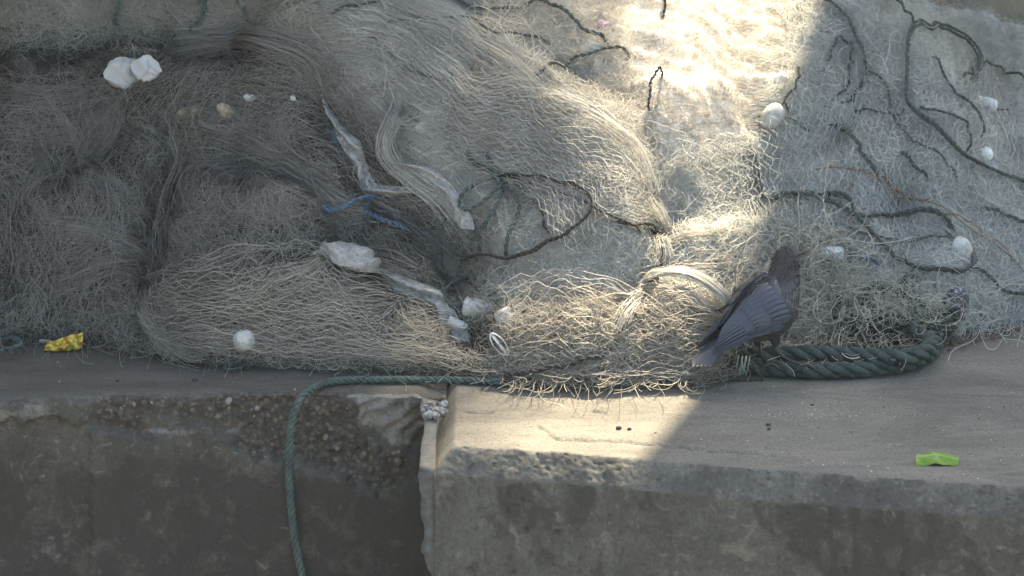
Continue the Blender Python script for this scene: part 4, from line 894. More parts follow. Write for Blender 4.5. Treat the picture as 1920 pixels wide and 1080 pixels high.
net_rope('thin dark cord crossing the wide half ring toward the sunlit tangle', [(930, 340), (990, 352), (1050, 372), (1100, 392), (1150, 420), (1200, 452)], 'black', R=.0028, lift=.04)
net_rope('dark green cord bowed below the pale strips toward the half ring', [(700, 390), (760, 410), (820, 440), (870, 478), (930, 500)], 'dark', R=.0036, lift=.05)
net_rope('dark cord falling from the small ring through the dark middle', [(840, 400), (850, 450), (842, 500), (850, 560), (880, 600)], 'dark', R=.0036, lift=.04)
net_rope('thin dark cord wandering under the upper white floats at the right', [(1620, 130), (1660, 170), (1670, 230), (1700, 270), (1760, 300), (1800, 360)], 'dark', R=.0028, lift=.02)
net_rope('faint dark cord left of the bracket shaped arc', [(1500, 130), (1480, 170), (1462, 200), (1490, 240), (1520, 260)], 'dark', R=.0028, lift=.02)
net_rope('faint grey cord sagging under the orange twig', [(1560, 420), (1620, 452), (1700, 470), (1760, 462), (1830, 480)], 'dark', R=.0028, lift=.02)
net_rope('second cord running beside the long rope at the top middle', [(700, 60), (790, 52), (880, 60), (960, 84), (1040, 90)], 'dark', R=.0032, lift=.022)

# the green mooring rope over the edge
yl = Yedge_l(-.5)
top = [on_z(a, b, .011) for a, b in ((1000, 722), (930, 716), (860, 713), (780, 712), (700, 712), (640, 713), (606, 719), (582, 731))]
hang = [on_y(a, b, y_) for a, b, y_ in ((563, 748, yl-.022), (548, 785, yl-.026), (543, 830, yl-.022), (541, 880, yl-.018), (545, 940, yl-.016), (551, 1000, yl-.016), (560, 1050, yl-.016), (568, 1110, yl-.016), (572, 1400, yl-.016))]
mb = MB(); Pm, _, _, _ = laid(mb, np.array(top+hang), .0098, .052, 3, 9); fuzz(mb, Pm, .009, 400, .008)
tag(mb.build('mooring_rope', ROPES['green']), 'green three strand rope bent over the quay edge and hanging down the dark face', 'rope')

# coil on the quay
mb = MB()
coil = [on_z(a, b, z) for a, b, z in ((1352, 684, .022), (1400, 686, .023), (1470, 692, .023), (1560, 695, .023), (1640, 690, .023), (1700, 681, .023), (1742, 664, .025), (1752, 645, .03), (1735, 632, .03), (1690, 628, .026), (1600, 630, .024), (1500, 636, .023), (1420, 648, .023), (1385, 660, .024), (1392, 668, .03), (1440, 666, .045), (1500, 663, .05), (1570, 664, .05), (1640, 668, .05), (1700, 668, .052), (1738, 655, .055), (1745, 636, .055), (1722, 622, .06), (1712, 600, .07))]
Pc, Ac, Bc, _ = laid(mb, np.array(coil), .0215, .125, 3, 12, .05); fuzz(mb, Pc, .0215, 4000, .012)
tag(mb.build('rope_coil', ROPES['coil']), 'thick dark green rope coiled flat on the quay beside the crow', 'rope coil')
mb = MB()
for k_ in range(7):
    c = catmull(coil[:3], 30)[8+k_//2]; th = np.linspace(0, 6.5, 30); t_ = np.array([.99, -.1, 0]); a = np.array([0.1, .99, 0]); b_ = np.array([0, 0, 1.])
    mb.tubes(c+t_*(k_*.0022-.006+.004*np.sin(th)[:, None])+(a*np.cos(th)[:, None]+b_*np.sin(th)[:, None])*.0235, .0013, 5)
for k_ in range(6):
    c = catmull(coil[:3], 30)[9]; e = c+np.array([RNG.uniform(-.01, .03), -.03, -.012+RNG.uniform(-.005, .01)]); mb.tubes(catmull([c+(0, -.012, .022), c+(0.003, -.026, .01), e], 10), .0011, 5)
wh = mat_thread('whipping_twine', (.35, .42, .38), (.6, .66, .6), .2)
tag(mb.build('twine_lashing', wh), 'pale green twine lashed round the left end of the thick coil', 'twine')

# dark green frayed rope mass behind the coil
mb = MB()
for k_ in range(26):
    a0, b0 = RNG.uniform(1545, 1730), RNG.uniform(560, 648); an = RNG.uniform(0, 6.28); pts = []
    for j_ in range(7):
        pts.append((np.clip(a0, 1545, 1765), np.clip(b0, 535+10*vnoise(a0/20., k_), 655))); an += RNG.normal(0, .8); a0 += 26*math.cos(an); b0 += 15*math.sin(an)
    P = lay(pts, RNG.uniform(.03, .11), 50); Q, _, _, _ = laid(mb, P, .0062, .035, 3, 5); fuzz(mb, Q, .006, 130, .03)
tag(mb.build('rope_tangle', ROPES['coil']), 'knotted dark green frayed rope heaped behind the thick coil', 'rope')

# ------------------------------------------------------------------ floats
white = mat_plain('float_white', (.62, .64, .63), .5, .06, 40, .3, (.30, .30, .26))
white_d = mat_plain('float_dirty', (.44, .45, .41), .6, .14, 30, .4, (.20, .19, .16))
def frame_at(px, py, lift, ang, tilt=0.0):
    c = surf(np.array([px]), np.array([py]))[0]; c = c+Nrm(c[0:1], c[1:2])[0]*lift; c[2] = max(c[2], lift*.9)
    a = CR*math.cos(ang)-CU*math.sin(ang)+CF*tilt; a /= np.linalg.norm(a)
    b_ = np.cross(CF, a); b_ /= np.linalg.norm(b_); return c, np.array([a, b_, np.cross(a, b_)])
def float_body(label, px, py, L, R, ang, mat=white, lift=None, kind='cyl', tilt=0, cord=True):
    c, M = frame_at(px, py, lift if lift is not None else R*.95, rad(ang), tilt)
    if kind == 'cyl':
        r = R*.35; prof = [(-L/2, .0042), (-L/2+.001, R*.5), (-L/2+r*.18, R*.78), (-L/2+r*.6, R*.94), (-L/2+r, R)]+[(x, R*(1+.015*math.sin(9*x/L))) for x in np.linspace(-L/2+r*1.2, L/2-r*1.2, 8)]+[(L/2-r, R), (L/2-r*.6, R*.94), (L/2-r*.18, R*.78), (L/2-.001, R*.5), (L/2, .0042)]
    else:
        a = np.linspace(.12, math.pi-.12, 18); prof = [(-L/2*math.cos(x), R*math.sin(x)**.8) for x in a]
    prof = [(prof[0][0]+.02, .004)]+prof+[(prof[-1][0]-.02, .004)]
    V, F = lathe(prof, 28); s = V/np.array([L, R, R])
    V = V*(1+.035*vnoise(s[:, 0]*3+px, s[:, 1]*2, s[:, 2]*2, 9)+.012*vnoise(s[:, 0]*12+px, s[:, 1]*9, s[:, 2]*9, 4))[:, None]
    mb = MB(); mb.add(V @ M+c, F)
    e = empty('net_float', label, 'float', c, 'floats caught in the nets')
    mb.build('float_body', mat, e)
    if cord:
        mb = MB(); t = np.linspace(-L/2-.03, L/2+.03, 24); Q = np.stack([t, .004*np.sin(t*70), -.022*(np.clip(np.abs(t)-L/2, 0, 1)/.03)**1.3], 1) @ M+c
        laid(mb, Q, .0022, .016, 2, 5); mb.build('float_cord', ROPES['dark'], e)
    return e
float_body('clean white cylinder float inside the upper right, right of the big rope loop', 1833, 207, .066, .024, 14)
float_body('dirty white barrel float beside the sunlit strip, upper right of centre', 1442, 222, .074, .027, -50, white_d, kind='ball')
float_body('white cylinder float just right of the crow, head height', 1545, 487, .064, .019, 4, lift=.05)
float_body('upper white ball of the touching pair right of the orange twig', 1838, 298, .042, .0215, 60, kind='ball', cord=False)
float_body('lower white ball of the touching pair right of the orange twig', 1851, 322, .042, .0185, 50, kind='ball', cord=False)
float_body('pale round float ringed by the end of the long doubled rope', 1790, 476, .062, .027, 50, white_d, kind='ball')
float_body('veiled white float under the cream net left of the small rope ring', 797, 250, .050, .023, 50, white_d, lift=.012)
float_body('pale float under the fold left of the white scrap', 988, 146, .048, .016, 20, white_d)
float_body('round ribbed float standing on the quay before the left heap', 464, 642, .054, .029, 80, white_d, kind='ball', lift=.05)
float_body('large veiled white float low in the middle, left of the sunlit tangle', 908, 582, .078, .025, 12, white_d, lift=.022)
float_body('grey veiled float touching the large low middle float', 957, 604, .052, .023, 60, white_d, lift=.02)
float_body('narrow white float above the white plastic ring', 884, 614, .052, .011, 24, white, lift=.05, cord=False)
# ring
c, M = frame_at(951, 654, .05, rad(52)); mb = MB(); th = np.linspace(0, 2*math.pi, 49)
prof = [(-.006, .0), (.006, .0), (.007, .004), (.0, .006), (-.007, .004)]
V = []
for t_ in th[:-1]:
    for (h_, r_) in prof:
        R_ = .0295; V.append(((R_+r_)*math.cos(t_), (R_+r_)*math.sin(t_)*.42, h_+.010*math.sin(t_)))
V = np.array(V); f = grid_faces(49, 5, 0, True); f = f % (48*5)
mb.add(V @ M+c, f)
th2 = np.linspace(-.028, .028, 8); 
bar = np.stack([th2, th2*0, th2*0], 1) @ M+c; mb.tubes(bar[None], .0035, 8, caps=True)
tag(mb.build('plastic_ring', mat_plain('ring_white', (.78, .80, .80), .4, .05, 60, .2, (.35, .33, .3))), 'white plastic ring with a crossbar at the foot of the middle of the heap', 'ring')

# ------------------------------------------------------------------ speckled stone weight
c = surf(np.array([1786]), np.array([574]))[0]; import bmesh
bm = bmesh.new(); bmesh.ops.create_icosphere(bm, subdivisions=5, radius=1)
iv = np.array([v.co[:] for v in bm.verts]); ifc = np.array([[v.index for v in f.verts] for f in bm.faces]); bm.free()
q = iv*(1+.13*fbm(iv[:, 0]*1.5, iv[:, 1]*1.5, iv[:, 2]*1.5, 80)+.03*fbm(iv[:, 0]*7, iv[:, 1]*7, iv[:, 2]*7, 81))[:, None]
q = np.sign(q)*np.abs(q)**.85*np.array([.036, .032, .056]); q[:, 0] += q[:, 2]*.18
m, t, p, out = new_mat('speckled_stone')
v = t.nodes.new('ShaderNodeTexVoronoi'); v.inputs['Scale'].default_value = 85; tc = t.nodes.new('ShaderNodeTexCoord'); t.links.new(tc.outputs['Object'], v.inputs['Vector'])
v2 = t.nodes.new('ShaderNodeTexVoronoi'); v2.inputs['Scale'].default_value = 190; t.links.new(tc.outputs['Object'], v2.inputs['Vector'])
cc = mix(t, mth(t, 'MULTIPLY', ramp(t, v.outputs['Distance'], [(.36, (1, 1, 1)), (.44, (0, 0, 0))]), ramp(t, v.outputs['Color'], [(.55, (0, 0, 0)), (.6, (1, 1, 1))])), (.05, .05, .056), (.34, .36, .37))
cc = mix(t, mth(t, 'MULTIPLY', ramp(t, v2.outputs['Distance'], [(.3, (1, 1, 1)), (.4, (0, 0, 0))]), ramp(t, v2.outputs['Color'], [(.5, (0, 0, 0)), (.6, (1, 1, 1))])), cc, (.24, .245, .255))
t.links.new(cc, p.inputs['Base Color']); bump(t, p, v2.outputs['Distance'], .5, .003); p.inputs['Roughness'].default_value = .6
mb = MB(); mb.add(q+c+np.array([0, -.03, .0]), ifc); tag(mb.build('stone_weight', m), 'dark stone with white speckles tied in the net at the right', 'stone')

# ------------------------------------------------------------------ rags of tightly gathered net
rag = mat_plain('gathered_cloth', (.34, .34, .31), .85, .25, 90, .7, (.16, .16, .145))
def strip(label, left, right, lift=.042, cat='cloth strip', mat=rag, name='cloth_strip', n=90, m=16, puff=.006, thick=.002):
    a, b_ = catmull(left, n), catmull(right, n); u = np.linspace(0, 1, m)[None, :, None]
    G = a[:, None]*(1-u)+b_[:, None]*u; P = smooth_grid(surf(G[..., 0], G[..., 1]), 6)
    nr = Nrm(P[..., 0], P[..., 1]); s = np.linspace(0, 1, n)[:, None]; uu = u[..., 0]
    off = lift+puff*np.sin(uu*math.pi*3+4*vnoise(s*4, 0, 0, 4))+.006*fbm(s*14, uu*5, len(label), 5)+.0012*np.sin(s*520+uu*6)+.010*np.sin(uu*math.pi)
    T = P+nr*off[..., None]; Bk = P+nr*(off-thick-.004*np.sin(uu*math.pi))[..., None]
    W = np.concatenate([T, Bk[:, ::-1]], 1); f = [grid_faces(n, 2*m, 0, True)]
    tag(mesh_np(name, W.reshape(-1, 3), f, mat), label, cat, 'pale cloth strips twisted in the nets')
strip('pale grey strip dropping steeply in the dark middle, left of the small rope ring', [(606, 176), (634, 215), (655, 262), (672, 305), (690, 345), (712, 366)], [(622, 186), (656, 236), (690, 268), (704, 300), (716, 335), (722, 362)])
strip('pale strip bridging the two slanting strips below the dark gap', [(700, 340), (735, 350), (790, 352), (838, 355)], [(704, 366), (740, 371), (790, 364), (842, 360)])
strip('broad pale strip slanting down to the small rope ring', [(700, 285), (752, 312), (800, 330), (846, 372), (872, 400), (880, 432)], [(704, 290), (756, 306), (808, 314), (858, 350), (896, 390), (918, 436)])
strip('ribbed pale strip ending in a white fan above the green rope bend', [(664, 486), (720, 512), (760, 548), (806, 574), (826, 610), (852, 652)], [(676, 478), (728, 500), (790, 530), (838, 556), (878, 596), (906, 650)])
strip('fat ribbed roll of pale net in the lower left of the middle', [(596, 518), (640, 522), (680, 532), (704, 534)], [(600, 496), (640, 494), (680, 506), (706, 520)], .055)

# ------------------------------------------------------------------ scraps
plas = mat_plain('white_plastic', (.40, .42, .40), .45, .05, 20, .2, (.42, .42, .38))
def scrap(label, name, cat, px, py, w_, h_, mat, ang=0, lift=.03, peaks=3, seed=1, group=None, crump=.28):
    c, M = frame_at(px, py, lift, rad(ang)); n = 26
    uu, vv = np.meshgrid(np.linspace(-1, 1, n), np.linspace(-1, 1, n))
    rr_ = np.maximum(np.abs(uu), np.abs(vv)); an = np.arctan2(vv, uu)
    x = uu*np.sqrt(1-vv**2/2)*1.15*(1+.26*fbm(np.cos(an)*1.6+seed, np.sin(an)*1.6, 0, 3, 3)); y = vv*np.sqrt(1-uu**2/2)*1.15*(1+.30*fbm(np.cos(an)*1.6, np.sin(an)*1.6+seed, 0, 9, 3))
    d = .8*crump*(1-2*np.abs(fbm(uu*.8, vv*.8, seed, seed, 3, 2.1, .25)))+.5*(1-rr_)
    T = np.stack([x*w_, y*h_, -d*min(w_, h_)], -1)
    Bk = T+np.array([0, 0, .0012]); W = np.concatenate([T.reshape(-1, 3), Bk.reshape(-1, 3)]) @ M+c
    f = grid_faces(n, n); r_ = np.r_[np.arange(n), np.arange(1, n)*n+n-1, (n-1)*n+np.arange(n-2, -1, -1), np.arange(n-2, 0, -1)*n]
    side = np.stack([r_, np.roll(r_, -1), np.roll(r_, -1)+n*n, r_+n*n], 1)
    tag(mesh_np(name, W, [f, f[:, ::-1]+n*n, side], mat, smooth=True), label, cat, group)
scrap('crumpled white plastic bag on the left crest of the heap', 'plastic_bag', 'plastic bag', 240, 138, .046, .036, plas, -6, .035, 3, 2)
scrap('white plastic sheet leaning on the crumpled bag, torn at the top', 'plastic_bag', 'plastic bag', 288, 134, .034, .030, plas, 10, .045, 4, 5)
scrap('small pink plastic scrap at the end of the top dark rope', 'plastic_scrap', 'litter', 1130, 60, .018, .013, mat_plain('pink_plastic', (.58, .36, .40), .5), 20, .02, 3, 3)
scrap('small white plastic scrap below the pink scrap', 'plastic_scrap', 'litter', 1116, 99, .018, .010, plas, -20, .02, 3, 4)
scrap('tiny white foam scrap on the brow of the left heap', 'foam_scrap', 'litter', 482, 190, .014, .008, plas, 10, .045, 4, 7)
scrap('tiny cream foam scrap to the right along the same brow', 'foam_scrap', 'litter', 550, 202, .007, .006, plas, 40, .045, 3, 8)
scrap('ochre rag of seaweed hanging under the brow of the left heap', 'rag', 'rag', 385, 214, .045, .014, mat_plain('ochre_rag', (.20, .175, .12), .9, .3, 60, .6), -6, .04, 5, 9, crump=.6)
scrap('ragged ochre shred hanging right of the seaweed rag', 'rag', 'rag', 432, 214, .022, .014, mat_plain('ochre_rag_pale', (.25, .22, .16), .9, .3, 60, .6), 40, .04, 5, 12, crump=.6)
scrap('turquoise twist of line left of the steep pale strip', 'line_scrap', 'litter', 647, 262, .009, .024, mat_plain('turquoise', (.10, .32, .36), .6, .3, 80), -25, .035, 4, 3)
# wrapper
m, t, p, out = new_mat('yellow_foil')
n_ = noise(t, 45, 3, .6, 2.0)
cc = ramp(t, n_, [(.36, (.50, .46, .09)), (.52, (.58, .45, .04)), (.60, (.40, .08, .03)), (.66, (.62, .52, .12)), (.8, (.14, .15, .03))])
t.links.new(cc, p.inputs['Base Color']); p.inputs['Roughness'].default_value = .3; p.inputs['Metallic'].default_value = .25
c = on_z(120, 648, .018); n = 40
uu, vv = np.meshgrid(np.linspace(-1, 1, n), np.linspace(-1, 1, n//2))
X = uu*.048; Z = vv*.020*(.62+.38*np.clip(uu*1.2+.6, 0, 1))*(1-.5*np.clip(-uu-.75, 0, 1)*4)+.010*uu
Y = .012*fbm(uu*2.2, vv*2.2, 3, 5)+.004*np.sin(uu*11+vv*3)
T = np.stack([X, Y-.010*np.cos(vv*1.5), Z], -1).reshape(-1, 3); f = grid_faces(n//2, n); B2 = T.copy(); B2[:, 1] += .004+.012*np.cos(vv.ravel()*1.5)
o = mesh_np('snack_wrapper', np.vstack([T, B2])+c+np.array([0, 0, .004]), [f, f[:, ::-1]+len(T)], m)
tag(o, 'crumpled yellow foil wrapper on the quay at the foot of the left heap', 'wrapper')
tp_ = mat_plain('tissue', (.5, .45, .40), .9)
for k_, (a, b_) in enumerate(((84, 640), (364, 655))):
    mb = MB(); V, F = lathe([(-1, .02), (-.8, .5), (-.3, .9), (.2, .7), (.7, .8), (1, .02)], 12); V = V*(1+.4*vnoise(V[:, 0]*3, V[:, 1]*3, V[:, 2]*3, k_))[:, None]
    mb.add(V*np.array([.016, .008, .006])+on_z(a, b_, .006), F); tag(mb.build('tissue_scrap', tp_), ['pale crumpled tissue beside the yellow wrapper', 'pale crumpled tissue at the net edge left of the ribbed float'][k_], 'litter')
# small dark rope end lying on the quay
mb = MB(); th = np.linspace(0, 9.5, 60); cc = on_z(437, 692, .006)
laid(mb, np.stack([.026*np.cos(th)*(1-.03*th)+.004*np.sin(th*2.3), .024*np.sin(th)*(1-.03*th), .001*th], 1)+cc, .0045, .03, 3, 6)
laid(mb, np.array([cc+(0, .02, .008), cc+(-.004, .03, .03), cc+(.006, .04, .055)]), .0035, .03, 3, 6)
tag(mb.build('rope', ROPES['coil']), 'small dark green rope curl on the quay under the ribbed float', 'rope')
mb = MB(); laid(mb, np.array([on_z(a, b_, .004) for a, b_ in ((1290, 706), (1330, 711), (1380, 713), (1430, 713))]), .0035, .03, 2, 6)
tag(mb.build('rope', ROPES['black']), 'straight black cord end on the quay left of the thick coil', 'rope')

# leaf
m, t, p, out = new_mat('fresh_leaf'); p.inputs['Base Color'].default_value = (.09, .22, .02, 1); p.inputs['Roughness'].default_value = .35
n = 24; uu, vv = np.meshgrid(np.linspace(-1, 1, n), np.linspace(-1, 1, 14)); c = on_z(1757, 866, .002)
X = uu*.049+.004*vv; Y = vv*.030*(1-.12*uu**2); Z = .018*(vv+1)**1.3*.22*(1-.25*uu)+.004*np.cos(uu*3)+.0015*np.sin(uu*9+vv*4)+.001
T = np.stack([X, Y, Z], -1).reshape(-1, 3)+c; T[:, 2] = np.maximum(T[:, 2], .002); f = grid_faces(14, n); B2 = T+(0, 0, -.0008)
e = mesh_np('leaf_piece', np.vstack([T, B2]), [f, f[:, ::-1]+len(T)], m); tag(e, 'bright green piece of leaf on the right front of the quay', 'leaf')
mb = MB(); mb.tubes((np.stack([uu[7]*.048, vv[7]*0, .018*1.0*.62*(1-.25*uu[7])+.004*np.cos(uu[7]*3)+.002], 1)+c)[None], .0011, 6); mb.build('midrib', mat_plain('midrib', (.35, .5, .12), .5), e)

# orange twig
tw = mat_plain('orange_twig', (.19, .105, .06), .7, .3, 50)
mb = MB()
def twig(pts, r, lift=.045): 
    P = lay(pts, lift, 40); P += .003*vnoise(np.linspace(0, 12, 40)[:, None]*np.ones(3), np.arange(3)[None]*9.0); mb.tubes(P[None], np.linspace(r, r*.5, 40)[None], 6)
    for j_ in range(5, 40, 7):
        d = RNG.standard_normal(3); d /= np.linalg.norm(d); mb.tubes(np.array([P[j_], P[j_]+d*.008, P[j_]+d*.015+(0, 0, .004)])[None], .0012, 5)
twig([(1500, 330), (1575, 330), (1640, 334), (1680, 362), (1722, 388), (1750, 415), (1775, 440), (1830, 464), (1880, 490), (1915, 530), (1925, 580)], .0022)
twig([(1668, 358), (1712, 384), (1745, 410)], .0022); twig([(1645, 336), (1668, 360), (1690, 398)], .0018); twig([(1655, 345), (1690, 378), (1700, 402)], .0016)
twig([(1750, 414), (1800, 440), (1850, 470), (1890, 505)], .0018, .05); twig([(1571, 402), (1590, 370), (1605, 340)], .0010); twig([(1562, 410), (1600, 440), (1650, 480), (1720, 515)], .0011)
tag(mb.build('dry_twig', tw), 'long dry orange brown twig lying over the grey green net', 'twig')

# ------------------------------------------------------------------ stones and grit on the quay
dk = mat_plain('dark_crumb', (.05, .045, .04), .9)
def crumb_v(s, seed):
    q = iv0*(1+.3*vnoise(iv0[:, 0]*1.8+seed, iv0[:, 1]*1.8, iv0[:, 2]*1.8)[:, None]); return q*np.array([1, .8, .6])*s
bm = bmesh.new(); bmesh.ops.create_icosphere(bm, subdivisions=2, radius=1); iv0 = np.array([v.co[:] for v in bm.verts]); if0 = np.array([[v.index for v in f.verts] for f in bm.faces]); bm.free()
for k_, (a, b_, s, lb) in enumerate(((365, 712, .008, 'dark pebble on the left quay, left of the green rope bend'), (220, 714, .004, 'tiny dark pebble on the left quay, far left'), (1160, 802, .007, 'dark crumb in the sunlit patch of quay'), (1180, 804, .005, 'small dark crumb right of another in the sunlit patch'),
                                  (1523, 759, .004, 'small dark pebble on the right quay below the coil'), (1441, 796, .006, 'dark crumb on the shaded quay above a pale smear'), (1442, 804, .005, 'flat dark crumb just below another on the shaded quay'), (1229, 812, .003, 'tiny dark crumb at the edge of the sunlit patch'), (1835, 785, .003, 'tiny dark crumb on the far right quay'))):
    mb = MB(); mb.add(crumb_v(s, k_)+on_z(a, b_, s*.45), if0); tag(mb.build('pebble', dk), lb, 'pebble', 'dark crumbs on the quay')
mb = MB(); mb2 = MB()
for k_ in range(900):
    a, b_ = RNG.uniform(0, 1920), RNG.uniform(640, 905)
    w_ = on_z(a, b_, 0.0)
    if w_[1] < (Yedge_l(w_[0]) if w_[0] < XA-.06 else float(Yedge_r(w_[0])))+.03 or w_[1] > yfoot(w_[0]) or (XA-.07 < w_[0] < XA): continue
    s = .0006+.0014*RNG.random()**3
    if RNG.random() < .5 and a > 1400: s *= 1.1
    (mb if RNG.random() < .45 else mb2).add(crumb_v(s, k_)+w_+(0, 0, s*.4+.001), if0)
for k_ in range(60):
    a, b_ = RNG.normal(1560, 80), RNG.normal(779, 6); mb2.add(crumb_v(.0007+.0008*RNG.random(), k_)+on_z(a, b_, .0015), if0)
tag(mb.build('dark_grit', dk), 'fine dark grit scattered on the quay top', 'grit', kind='stuff'); tag(mb2.build('pale_grit', mat_plain('pale_grit', (.62, .58, .48), .9)), 'fine pale sand grains and chips scattered on the quay top', 'grit', kind='stuff')
# leaf litter along the right foot of the net
mb = MB()
for k_ in range(330):
    a = RNG.uniform(1770, 2050); b_ = np.interp(a, [1770, 1920, 2050], [648, 612, 590])+abs(RNG.normal(0, 7)); w_ = on_z(a, b_-4, .003); an = RNG.uniform(0, 6.28); L = RNG.uniform(.004, .02)
    P = np.array([w_, w_+(L*.5*math.cos(an), L*.5*math.sin(an), .004), w_+(L*math.cos(an), L*math.sin(an), .001)]); mb.tubes(P[None], RNG.uniform(.0006, .0022), 5, caps=True)
tag(mb.build('dry_litter', mat_plain('litter_brown', (.16, .11, .075), .9, .5, 90)), 'dry brown plant litter along the right foot of the net', 'litter', kind='stuff')

# ------------------------------------------------------------------ the crow
m_body, t, p, out = new_mat('crow_body')
cc = mix(t, attr(t, 'rnd'), (.028, .028, .029), (.064, .062, .060)); nn_ = noise(t, 130, 4, .6, .5)
cc = mix(t, ramp(t, nn_, [(.4, (0, 0, 0)), (.7, (.5, .5, .5))]), cc, (.02, .019, .021)); t.links.new(cc, p.inputs['Base Color']); p.inputs['Roughness'].default_value = .6; bump(t, p, nn_, .6, .003)
m_wing, t, p, out = new_mat('crow_wing'); nn_ = noise(t, 90, 4, .6)
cc = mix(t, attr(t, 'rnd'), (.034, .041, .052), (.056, .068, .088)); t.links.new(cc, p.inputs['Base Color']); p.inputs['Roughness'].default_value = .42; bump(t, p, nn_, .25, .002)
m_bill = mat_plain('crow_bill', (.02, .02, .02), .35, .1, 80); m_eye = mat_plain('crow_eye', (.006, .005, .005), .08, .0, 10, 0)
Fv = np.array([.245, .15, .145]); Fv /= np.linalg.norm(Fv); SCL = 1.06
Lv = np.cross((0, 0, 1), Fv); Lv /= np.linalg.norm(Lv); Uv = np.cross(Fv, Lv)
BM = np.array([Fv, Lv, Uv])
C0 = on_y(1410, 591, on_z(1500, 690, .04)[1]+.0)
def cw(P): return (np.asarray(P)*SCL) @ BM+C0
crow = empty('crow', 'grey brown crow with slaty wings standing on the thick coil, back turned', 'bird', on_z(1470, 690, 0.0))
st = [(-.092, .004, .004, .003), (-.080, .002, .016, .012), (-.055, -.002, .031, .026), (-.025, -.006, .045, .040), (.005, -.010, .054, .050), (.035, -.010, .058, .056), (.065, -.002, .054, .053), (.088, .010, .044, .044),
      (.105, .026, .035, .036), (.118, .043, .030, .031), (.128, .060, .0285, .029), (.139, .075, .0275, .028), (.152, .087, .0255, .025), (.166, .091, .019, .018), (.175, .090, .012, .011), (.180, .088, .003, .003)]
st = [(x if x < .089 else .088+(x-.088)*.88, y if x < .089 else .010+(y-.010)*.74, a if x < .1 else a*1.14, c if x < .1 else c*1.12) for x, y, a, c in st]
S_ = catmull(st, 70); S_[:, 2] *= 1+.34*np.clip((.12-S_[:, 0])/.05, 0, 1); S_[:, 3] *= 1+.12*np.clip((.12-S_[:, 0])/.05, 0, 1); n = 36; th = np.arange(n)*2*math.pi/n
tang = np.gradient(S_[:, :2], axis=0); tang /= np.linalg.norm(tang, axis=1, keepdims=True)
V = np.empty((70, n, 3)); jag = 1+.012*vnoise(np.arange(70)[:, None]*.9, np.cos(th)*4, np.sin(th)*4, 3)+.018*fbm(np.arange(70)[:, None]*.35, np.cos(th)*2, np.sin(th)*2, 8)
V[..., 0] = S_[:, 0:1]-tang[:, 1:2]*np.sin(th)*S_[:, 3:4]*jag
V[..., 1] = np.cos(th)*S_[:, 2:3]*jag
V[..., 2] = S_[:, 1:2]+tang[:, 0:1]*np.sin(th)*S_[:, 3:4]*jag
mb = MB(); cap = [np.arange(n)[None], (np.arange(n)[::-1]+69*n)[None]]
grey = np.clip(1-np.abs(np.arange(70)/70-.62)/.20, 0, 1)[:, None]*np.ones(n); grey = np.maximum(grey, .35*(np.arange(70)/70 < .5)[:, None]*np.ones(n))
mb.add(cw(V.reshape(-1, 3)), [grid_faces(70, n, 0, True)]+cap, grey.ravel())
# feathered thighs
for s, lx in ((-1, .012), (1, -.004)):
    q = np.array([[lx, s*.026, -.030], [lx+.004, s*.027, -.055], [lx+.004, s*.026, -.075], [lx-.002, s*.025, -.090]])
    w_ = cw(catmull(q, 16)); w_[:, 2] -= 0; mb.tubes(w_[None], (SCL*np.interp(np.arange(16), [0, 5, 15], [.026, .023, .006]))[None], 14, .3, caps=True)
# feather tufts along the outline
for k_ in range(900):
    i = RNG.integers(3, 64); j = RNG.integers(0, n); pnt = V[i, j]; d = V[i-2, j]-V[i, j]; d /= np.linalg.norm(d)+1e-9
    cen = np.array([S_[i, 0], 0, S_[i, 1]]); o_ = pnt-cen; o_ /= np.linalg.norm(o_)+1e-9
    L = RNG.uniform(.006, .014)*(.6 if i > 45 else 1)
    P = np.array([pnt-o_*.001, pnt+d*L*.5+o_*.0018, pnt+d*L+o_*.0022]); mb.tubes(cw(P)[None], np.array([[.0016, .0017, .0003]]), 4, float(np.clip(grey[i, j]+RNG.normal(0, .12), 0, 1)))
mb.build('body', m_body, crow)
def feather(mb, root, tip, w_, up, curl=.0, rn=.5, n1=14, n2=5):
    root, tip = np.asarray(root, float), np.asarray(tip, float); u = np.linspace(0, 1, n1)[:, None]; v = np.linspace(-1, 1, n2)[None]
    d = tip-root; L = np.linalg.norm(d); d /= L; up = up-d*(up @ d); up /= np.linalg.norm(up); sd = np.cross(d, up)
    wd = w_*np.clip(np.sqrt(np.clip(1-((u-.45)/.55)**2*(u > .45), 0, 1)), .03, 1)*np.clip(.45+u*2, 0, 1)
    c = root+d*L*u[..., None]+up*(curl*np.sin(u*math.pi))[..., None]
    T = c+sd*(wd*v)[..., None]-up*(wd*.28*v**2)[..., None]; B2 = T-up*.0012
    f = grid_faces(n1, n2); W = np.concatenate([T.reshape(-1, 3), B2.reshape(-1, 3)]); r_ = np.r_[np.arange(n2), np.arange(1, n1)*n2+n2-1, (n1-1)*n2+np.arange(n2-2, -1, -1), np.arange(n1-2, 0, -1)*n2]
    mb.add(cw(W), [f, f[:, ::-1]+n1*n2, np.stack([r_, np.roll(r_, -1), np.roll(r_, -1)+n1*n2, r_+n1*n2], 1)], rn)
